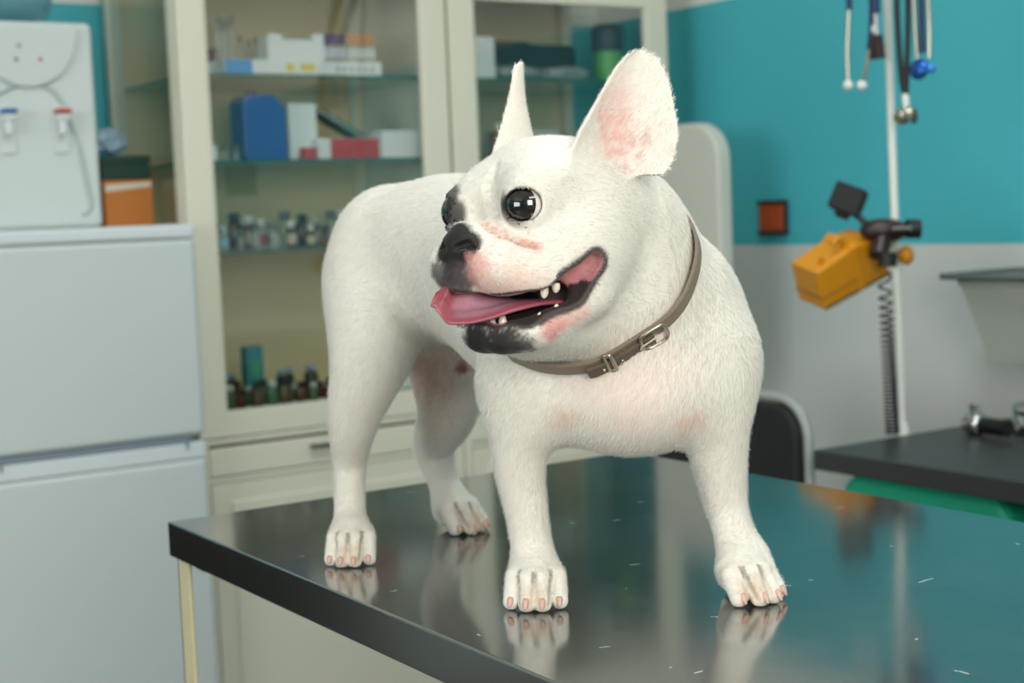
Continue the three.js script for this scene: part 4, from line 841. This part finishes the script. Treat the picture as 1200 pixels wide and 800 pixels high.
const dogField = polygonise([DOG_BASE.x - 0.30, TABLE_Y - 0.006, DOG_BASE.z - 0.36], [DOG_BASE.x + 0.27, TABLE_Y + 0.46, DOG_BASE.z + 0.32], 0.0021);
const body = (() => {
  const { pos, idx } = dogField, n = pos.length / 3, nor = new Float32Array(n * 3), col = new Float32Array(n * 3), e = 0.0006;
  const lipD = lin(0x2a2020), gum = lin(0xcc8688), deep = lin(0xc08488), lid = lin(0x191516), cleft = lin(0x6e5f52);
  for (let i = 0; i < n; i++) {
    const x = pos[i * 3], y = pos[i * 3 + 1], z = pos[i * 3 + 2];
    let gx = field(x + e, y, z) - field(x - e, y, z), gy = field(x, y + e, z) - field(x, y - e, z), gz = field(x, y, z + e) - field(x, y, z - e);
    let l = Math.hypot(gx, gy, gz) || 1; gx /= l; gy /= l; gz /= l;
    const wet = mouthD(x, y, z) < 0.003 ? 0 : 1;                     // fine relief of the coat
    gx += wet * (0.07 * noise.noise(x * 260, y * 150, z * 260) + 0.05 * noise.noise(x * 70, y * 50, z * 70 + 9)); gy += wet * 0.06 * noise.noise(x * 260 + 31, y * 150, z * 260); gz += wet * (0.07 * noise.noise(x * 260, y * 150, z * 260 + 57) + 0.05 * noise.noise(x * 70 + 5, y * 50, z * 70));
    l = Math.hypot(gx, gy, gz); nor.set([gx / l, gy / l, gz / l], i * 3);
    const n1 = noise.noise(x * 420, y * 420, z * 420), n2 = noise.noise(x * 130, y * 130, z * 130), n3 = noise.noise(x * 36, y * 36, z * 36);
    const g = 1 + 0.035 * n1 + 0.02 * n2 + 0.015 * n3;
    let c = [COAT[0] * g, COAT[1] * g * (1 + 0.006 * n3), COAT[2] * g * (1 + 0.02 * n3)];
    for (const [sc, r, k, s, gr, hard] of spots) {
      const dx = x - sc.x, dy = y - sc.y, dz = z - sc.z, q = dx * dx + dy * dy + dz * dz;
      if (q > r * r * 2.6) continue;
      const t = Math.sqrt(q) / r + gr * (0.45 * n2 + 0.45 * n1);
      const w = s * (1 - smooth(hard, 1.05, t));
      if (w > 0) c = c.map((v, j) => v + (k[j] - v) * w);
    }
    for (const [a, b] of clefts) {                                  // soiled fur between the toes
      if (Math.abs(x - a.x) > 0.03 || Math.abs(y - a.y) > 0.05 || Math.abs(z - a.z) > 0.03) continue;
      const bax = b.x - a.x, bay = b.y - a.y, baz = b.z - a.z, hh = clamp(((x - a.x) * bax + (y - a.y) * bay + (z - a.z) * baz) / (bax * bax + bay * bay + baz * baz), 0, 1);
      const dd = Math.hypot(x - a.x - bax * hh, y - a.y - bay * hh, z - a.z - baz * hh), w = 0.6 * (1 - smooth(0.0012, 0.0026 + 0.001 * n1, dd));
      if (w > 0) c = c.map((v, j) => v + (cleft[j] - v) * w);
    }
    for (const ey of eyes) {                                        // dark rims of the lids
      const de = Math.hypot(x - ey.c.x, y - ey.c.y, z - ey.c.z);
      if (de < 0.0225) { const a = 1 - smooth(0.0174, 0.0187, de); c = c.map((v, j) => v + (lid[j] - v) * a); }
    }
    const md = mouthD(x, y, z);
    if (md < 0.0075) {                                               // dark lips outside, pink gums inside
      const h = toHead(x, y, z);
      const lipW = (h[0] < 50 ? 0.0054 : 0.0036) + 0.0008 * n2;
      const a = 1 - smooth(lipW * 0.75, lipW * 1.25, md);
      c = c.map((v, j) => v + (lipD[j] - v) * a * (h[0] > 84 && h[2] > -74 ? 0.8 : 0.95));
      const inside = 1 - smooth(0.0003, 0.0015 + 0.0004 * n2, md);
      const low = h[2] + 1.5 * n2 < -(53 + (h[0] - 20) * 0.70) ? 1 : 0;
      const mix = low ? lipD : h[0] > 22 ? gum : deep;
      c = c.map((v, j) => v + (mix[j] - v) * inside * 0.92);
    }
    col.set(c, i * 3);
  }
  const g = new THREE.BufferGeometry();
  const local = new Float32Array(pos.length);
  for (let i = 0; i < n; i++) local.set([pos[i * 3] - DOG_BASE.x, pos[i * 3 + 1] - DOG_BASE.y, pos[i * 3 + 2] - DOG_BASE.z], i * 3);
  g.setAttribute('position', new THREE.BufferAttribute(local, 3));
  g.setAttribute('normal', new THREE.BufferAttribute(nor, 3));
  g.setAttribute('color', new THREE.BufferAttribute(col, 3));
  g.setIndex(idx);
  console.log('dog vertices', n, 'triangles', idx.length / 3);
  return part('body', g, phys({ vertexColors: true, roughness: 0.72, sheen: 0.25, sheenRoughness: 0.6, sheenColor: new THREE.Color(0xffffff) }), dog);
})();
// ---- short coat: fine hairs lying along the body
{
  const P = body.geometry.attributes.position, N = body.geometry.attributes.normal, C = body.geometry.attributes.color;
  const blade = new THREE.BufferGeometry();
  blade.setAttribute('position', new THREE.Float32BufferAttribute([-0.5, 0, 0, 0.5, 0, 0, 0.28, 0.6, 0.05, -0.28, 0.6, 0.05, 0, 1, 0.0], 3));
  blade.setAttribute('normal', new THREE.Float32BufferAttribute([0, 0, 1, 0, 0, 1, 0, 0, 1, 0, 0, 1, 0, 0, 1], 3));
  blade.setIndex([0, 1, 2, 0, 2, 3, 3, 2, 4]);
  const toTail = at(466, 294, 1.42).sub(at(737, 412, 1.195)).setY(0).normalize(), list = [];
  for (let i = 0; i < P.count; i++) for (let k = 0; k < 2; k++) {
    const x = P.getX(i) + DOG_BASE.x, y = P.getY(i) + DOG_BASE.y, z = P.getZ(i) + DOG_BASE.z, h = toHead(x, y, z);
    const lum = C.getX(i) * 0.3 + C.getY(i) * 0.6 + C.getZ(i) * 0.1;
    if (rnd() > 0.95 || lum < 0.10 || y < TABLE_Y + 0.012) continue;
    if (h[0] > 20 && mouthD(x, y, z) < 0.005) continue;
    if (eyes.some(e => Math.hypot(x - e.c.x, y - e.c.y, z - e.c.z) < 0.0195)) continue;
    const onHead = h[0] > -70 && h[2] > -115 && Math.abs(h[1]) < 80 && h[2] > -60 - (h[0] + 70) * 0.5;
    const n = V(N.getX(i), N.getY(i), N.getZ(i));
    const flow = onHead ? HF.clone().multiplyScalar(-0.8).addScaledVector(HU, h[2] > 30 ? 0.8 : -0.25) : toTail.clone().multiplyScalar(0.7).add(V(0, -0.8, 0));
    flow.add(V(rr(-0.35, 0.35), rr(-0.35, 0.35), rr(-0.35, 0.35))).addScaledVector(n, -flow.dot(n));
    if (flow.lengthSq() < 1e-4) continue; flow.normalize();
    const tilt = rr(0.12, 0.34), d = flow.clone().multiplyScalar(Math.cos(tilt)).addScaledVector(n, Math.sin(tilt)), s = new THREE.Vector3().crossVectors(d, n).normalize(), f = new THREE.Vector3().crossVectors(s, d);
    const L = (onHead ? rr(0.0022, 0.0036) : rr(0.0034, 0.0058)) * (y < TABLE_Y + 0.05 ? 0.6 : 1), w = rr(0.00028, 0.00045), g = rr(0.90, 1.08);
    list.push([new THREE.Matrix4().makeBasis(s.multiplyScalar(w), d.multiplyScalar(L), f.multiplyScalar(L)).setPosition(P.getX(i) + rr(-0.001, 0.001) - n.x * 0.0002, P.getY(i) + rr(-0.001, 0.001) - n.y * 0.0002, P.getZ(i) + rr(-0.001, 0.001) - n.z * 0.0002), new THREE.Color().setRGB(clamp01(C.getX(i) * g), clamp01(C.getY(i) * g), clamp01(C.getZ(i) * g))]);
  }
  const fur = new THREE.InstancedMesh(blade, std(0xffffff, 0.65, 0, { side: THREE.DoubleSide }), list.length);
  list.forEach(([m, c], i) => { fur.setMatrixAt(i, m); fur.setColorAt(i, c); });
  fur.name = 'short_coat'; fur.userData = { kind: 'stuff', label: 'short white coat of fine hairs' }; shade(fur); dog.add(fur);
  console.log('hairs', list.length);
}
const local = v => v.clone().sub(DOG_BASE);
const inDog = g => g.translate(-DOG_BASE.x, -DOG_BASE.y, -DOG_BASE.z);

// ---- eyes
const scleraM = phys({ color: 0xe9ddd6, roughness: 0.12, clearcoat: 1, clearcoatRoughness: 0.03 });
const irisM = phys({ color: 0x150c08, roughness: 0.1, clearcoat: 1, clearcoatRoughness: 0.02 });
const pupilM = phys({ color: 0x040507, roughness: 0.05, clearcoat: 1, clearcoatRoughness: 0.02 });
for (const e of eyes) {
  const q = new THREE.Quaternion().setFromUnitVectors(V(0, 1, 0), e.gaze);
  const put = g => inDog(g.applyQuaternion(q).translate(e.c.x, e.c.y, e.c.z));
  const ball = part('eye', put(new THREE.SphereGeometry(e.r * 0.985, 40, 28)), scleraM, dog);
  ball.userData.label = e.s > 0 ? 'wide open dark brown eye showing white at its outer corner' : 'dark eye half hidden behind the bridge of the nose';
  const r = e.r, th = 0.92;
  part('iris', put(new THREE.SphereGeometry(r * 1.012, 40, 16, 0, Math.PI * 2, 0, th)), irisM, ball);
  part('pupil', put(new THREE.SphereGeometry(r * 1.022, 32, 12, 0, Math.PI * 2, 0, th * 0.55)), pupilM, ball);
}

// ---- nails
const nailM = std(0xc9a394, 0.35);
for (const nl of nails) {
  const d = nl.tip.clone().sub(nl.root), L = d.length();
  const g = lathe([[0, -L * 0.1], [nl.r * 0.9, 0], [nl.r, L * 0.25], [nl.r * 0.7, L * 0.7], [nl.r * 0.25, L], [0, L * 1.02]], 10);
  part('claw', inDog(g.applyQuaternion(new THREE.Quaternion().setFromUnitVectors(V(0, 1, 0), d.normalize())).translate(nl.root.x, nl.root.y, nl.root.z)), nailM, dog);
}

// ---- tongue: a cupped ribbon that leaves the mouth over the lower lip and curls at the tip
{
  const spine = new THREE.CatmullRomCurve3([[18, 14, -68], [42, 16, -69], [60, 12, -70.5], [74, 6, -73], [85, -2, -74.5], [93, -9, -73.5], [99, -15, -70]].map(p => V(...p)));
  const wid = t => (20 + 2.5 * smooth(0.3, 0.8, t)) * Math.sqrt(Math.max(0.02, 1 - Math.pow(clamp((t - 0.78) / 0.22, 0, 1), 2.6))), N = 48, W = 28, top = [], bot = [];
  for (let i = 0; i <= N; i++) {
    const t = i / N, c = spine.getPoint(t), tan = spine.getTangent(t);
    const side0 = V(-tan.y, tan.x, 0).normalize(), up0 = new THREE.Vector3().crossVectors(tan, side0).normalize(); if (up0.z < 0) up0.negate();
    const roll = -0.75 * smooth(0.1, 0.6, t) + 0.35 * smooth(0.75, 1, t);                     // the near edge drops over the lower lip
    const side = side0.clone().multiplyScalar(Math.cos(roll)).addScaledVector(up0, Math.sin(roll)), up = up0.clone().multiplyScalar(Math.cos(roll)).addScaledVector(side0, -Math.sin(roll));
    const w = wid(t), cupA = 7 * smooth(0.2, 0.6, t), groove = 2.5 * smooth(0.1, 0.5, t);
    for (let j = 0; j <= W; j++) {
      const v = (j / W) * 2 - 1;
      const curl = 9 * smooth(0.74, 0.84, t) - 9 * smooth(0.84, 1.0, t);
      const lift = cupA * Math.pow(Math.abs(v), 2.4) - groove * Math.exp(-v * v * 18) + curl * (1 - 0.5 * v * v) + 0.6 * Math.sin(t * 90 + v * 3) * smooth(0.8, 0.9, t);
      const th = 4.6 * Math.sqrt(Math.max(0, 1 - Math.pow(Math.abs(v), 5))) * (1 - 0.4 * smooth(0.9, 1, t));
      const p = c.clone().addScaledVector(side, v * w).addScaledVector(up, lift);
      top.push(p.clone().addScaledVector(up, th * 0.5)); bot.push(p.addScaledVector(up, -th * 0.5));
    }
  }
  const P = [], I = [], row = W + 1, M0 = top.length, C = [];
  const cTop = lin(0xbd8b9b), cEdge = lin(0xab5a6c), cTip = lin(0xb8636f);
  for (let side = 0; side < 2; side++) for (let i = 0; i <= N; i++) for (let j = 0; j <= W; j++) {
    const t = i / N, v = Math.abs(j / W * 2 - 1), k = side ? 1 : smooth(0.35, 0.85, v), q = smooth(0.66, 0.78, t), st = 0.9 + 0.14 * noise.noise(i * 0.9, j * 0.25, 2);
    for (let m = 0; m < 3; m++) { const a = cTop[m] + (cEdge[m] - cTop[m]) * k; C.push((a + (cTip[m] - a) * q) * st); }
  }
  for (const p of [...top, ...bot]) { const q = hp(p.x, p.y, p.z).sub(DOG_BASE); P.push(q.x, q.y, q.z); }
  for (let i = 0; i < N; i++) for (let j = 0; j < W; j++) {
    const a = i * row + j, b = a + 1, c = a + row, d = c + 1;
    I.push(a, c, b, b, c, d, M0 + a, M0 + b, M0 + c, M0 + b, M0 + d, M0 + c);
  }
  for (let i = 0; i < N; i++) for (const j of [0, W]) { const a = i * row + j, c = a + row; j ? I.push(a, c, M0 + a, c, M0 + c, M0 + a) : I.push(a, M0 + a, c, c, M0 + a, M0 + c); }
  for (let j = 0; j < W; j++) { const a = N * row + j, b = a + 1; I.push(a, M0 + a, b, b, M0 + a, M0 + b); }
  const g = new THREE.BufferGeometry(); g.setAttribute('position', new THREE.Float32BufferAttribute(P, 3)); g.setAttribute('color', new THREE.Float32BufferAttribute(C, 3)); g.setIndex(I);
  const cg = mergeVertices(g, 1e-6); cg.computeVertexNormals();
  part('tongue', cg, phys({ vertexColors: true, roughness: 0.38, clearcoat: 0.35, clearcoatRoughness: 0.3, side: THREE.DoubleSide }), dog).userData.label = 'pink tongue hanging out over the lower lip';
}
// ---- teeth
const toothM = phys({ color: 0xeadfce, roughness: 0.25, clearcoat: 0.5 });
function tooth(f, l, u, r, h, dir) {
  const g = lathe([[r * 0.9, -h * 0.35], [r, 0], [r * 0.95, h * 0.4], [r * 0.6, h * 0.8], [0, h]].map(p => [p[0] / 1000, p[1] / 1000]), 12);
  const c = hp(f, l, u);
  part('tooth', inDog(g.applyQuaternion(new THREE.Quaternion().setFromUnitVectors(V(0, 1, 0), dir)).translate(c.x, c.y, c.z)), toothM, dog);
}
for (const [f, l, u, r, h] of [[65, -8, -87, 2.2, 7], [66, 2, -87, 2.2, 6.5], [64, 10, -86, 2.4, 7], [62, 18, -85, 3, 9], [66, -16, -86, 3, 8]]) tooth(f, l, u, r, h, hd(0.1, 0, 1));
for (const [f, l, u, r, h] of [[46, 42, -60, 3.0, 6], [39, 46, -57, 3.0, 5]]) tooth(f, l, u, r, h, hd(0.1, 0.1, -1));
for (const [f, l, u, r, h] of [[46, 38, -81, 2.6, 6], [36, 44, -74, 2.4, 5]]) tooth(f, l, u, r, h, hd(0, 0, 1));

// ---- collar: a leather band fitted round the neck
{
  const ctr = at(713, 314, 1.140), nrm = CB.clone().multiplyScalar(0.80).addScaledVector(CR, -0.30).addScaledVector(CU, 0.50).normalize();
  const e1 = CR.clone().addScaledVector(nrm, -CR.dot(nrm)).normalize(), e2 = new THREE.Vector3().crossVectors(nrm, e1);
  const neckPrims = prims.slice(0, 8), ring = [];
  const NR = 72;
  const rad = [];
  for (let i = 0; i < NR; i++) {
    const a = i / NR * Math.PI * 2, d = e1.clone().multiplyScalar(Math.cos(a)).addScaledVector(e2, Math.sin(a));
    let best = 0.03;
    for (const off of [-0.007, 0, 0.007]) {
      let t = 0.03; for (let s = 0; s < 200; s++) { const p = ctr.clone().addScaledVector(d, t).addScaledVector(nrm, off); if (field(p.x, p.y, p.z, prims, []) > 0) break; t += 0.001; if (t > 0.13) break; }
      best = Math.max(best, t);
    }
    rad.push(Math.min(best, 0.068 + 0.034 * smooth(0.25, -0.55, Math.cos(a))) + 0.0012);
  }
  const sm = rad.map((_, i) => { let s = 0, w = 0; for (let k = -4; k <= 4; k++) { const q = 5 - Math.abs(k); s += q * rad[(i + k + NR) % NR]; w += q; } return Math.max(s / w, rad[i] - 0.002); });
  const ringP = (a, dr = 0) => { const u = ((a / (2 * Math.PI)) % 1 + 1) % 1 * NR, i = Math.floor(u), t = u - i, r = sm[i % NR] * (1 - t) + sm[(i + 1) % NR] * t + dr; return ctr.clone().addScaledVector(e1, r * Math.cos(a)).addScaledVector(e2, r * Math.sin(a)); };
  const collar = new THREE.Group(); collar.name = 'collar'; collar.userData.label = 'brown grey leather collar with a nickel buckle'; dog.add(collar);
  const band = (a0, a1, width, thick, lift, shift, steps) => {
    const P = [], I = [];
    const prof = [[-1, 0], [-1, .7], [-.85, 1], [.85, 1], [1, .7], [1, 0]];
    for (let i = 0; i <= steps; i++) { const a = a0 + (a1 - a0) * i / steps; for (const [w, h] of prof) { const p = ringP(a, lift + h * thick).addScaledVector(nrm, w * width / 2 + shift).sub(DOG_BASE); P.push(p.x, p.y, p.z); } }
    for (let i = 0; i < steps; i++) for (let j = 0; j < 6; j++) { const a = i * 6 + j, b = i * 6 + (j + 1) % 6; I.push(a, a + 6, b, b, a + 6, b + 6); }
    const g = new THREE.BufferGeometry(); g.setAttribute('position', new THREE.Float32BufferAttribute(P, 3)); g.setIndex(I); return toCreasedNormals(g, 0.6);
  };
  const leather = std(0x7d7060, 0.5, 0, { side: THREE.DoubleSide }), leatherDark = std(0x5d5144, 0.55, 0, { side: THREE.DoubleSide });
  const angOf = p => { const q = p.clone().sub(ctr); return Math.atan2(q.dot(e2), q.dot(e1)); };
  part('strap', band(0, Math.PI * 2, 0.0135, 0.0026, 0, 0, 144), leather, collar);
  const aBuckle = angOf(at(768, 398, 1.10)), aLoop = angOf(at(712, 418, 1.09)), aTip = angOf(at(684, 416, 1.09));
  part('strap_tail', band(aBuckle, aTip, 0.0125, 0.0024, 0.0035, -0.004, 24), leatherDark, collar);
  const frame = (a, w, h, r, mat, name, lift) => {
    const c = ringP(a, lift).sub(DOG_BASE), out = c.clone().add(DOG_BASE).sub(ctr).normalize(), tan = new THREE.Vector3().crossVectors(nrm, out).normalize();
    const pts = roundRect(w, h, Math.min(w, h) * 0.3, 4).map(([x, y]) => c.clone().addScaledVector(tan, x).addScaledVector(nrm, y));
    part(name, tube(pts, r, 60, 8, true), mat, collar);
  };
  frame(aBuckle, 0.021, 0.020, 0.0014, M.nickel, 'buckle', 0.006);
  const cb = ringP(aBuckle, 0.0075).sub(DOG_BASE), ct = ringP(aBuckle + (aTip > aBuckle ? 0.16 : -0.16), 0.0075).sub(DOG_BASE);
  part('buckle_pin', bar(cb.clone().addScaledVector(nrm, 0.001), ct, 0.0011), M.nickel, collar);
  frame(aLoop, 0.005, 0.021, 0.0017, M.nickel, 'keeper_loop', 0.0055);
  for (const f of [0.25, 0.55, 0.8]) { const c = ringP(aBuckle + (aTip - aBuckle) * f, 0.0062).sub(DOG_BASE).addScaledVector(nrm, -0.004); part('eyelet', new THREE.SphereGeometry(0.0016, 10, 8).translate(c.x, c.y, c.z), M.nickel, collar); }
}
renderer.render(scene, camera);
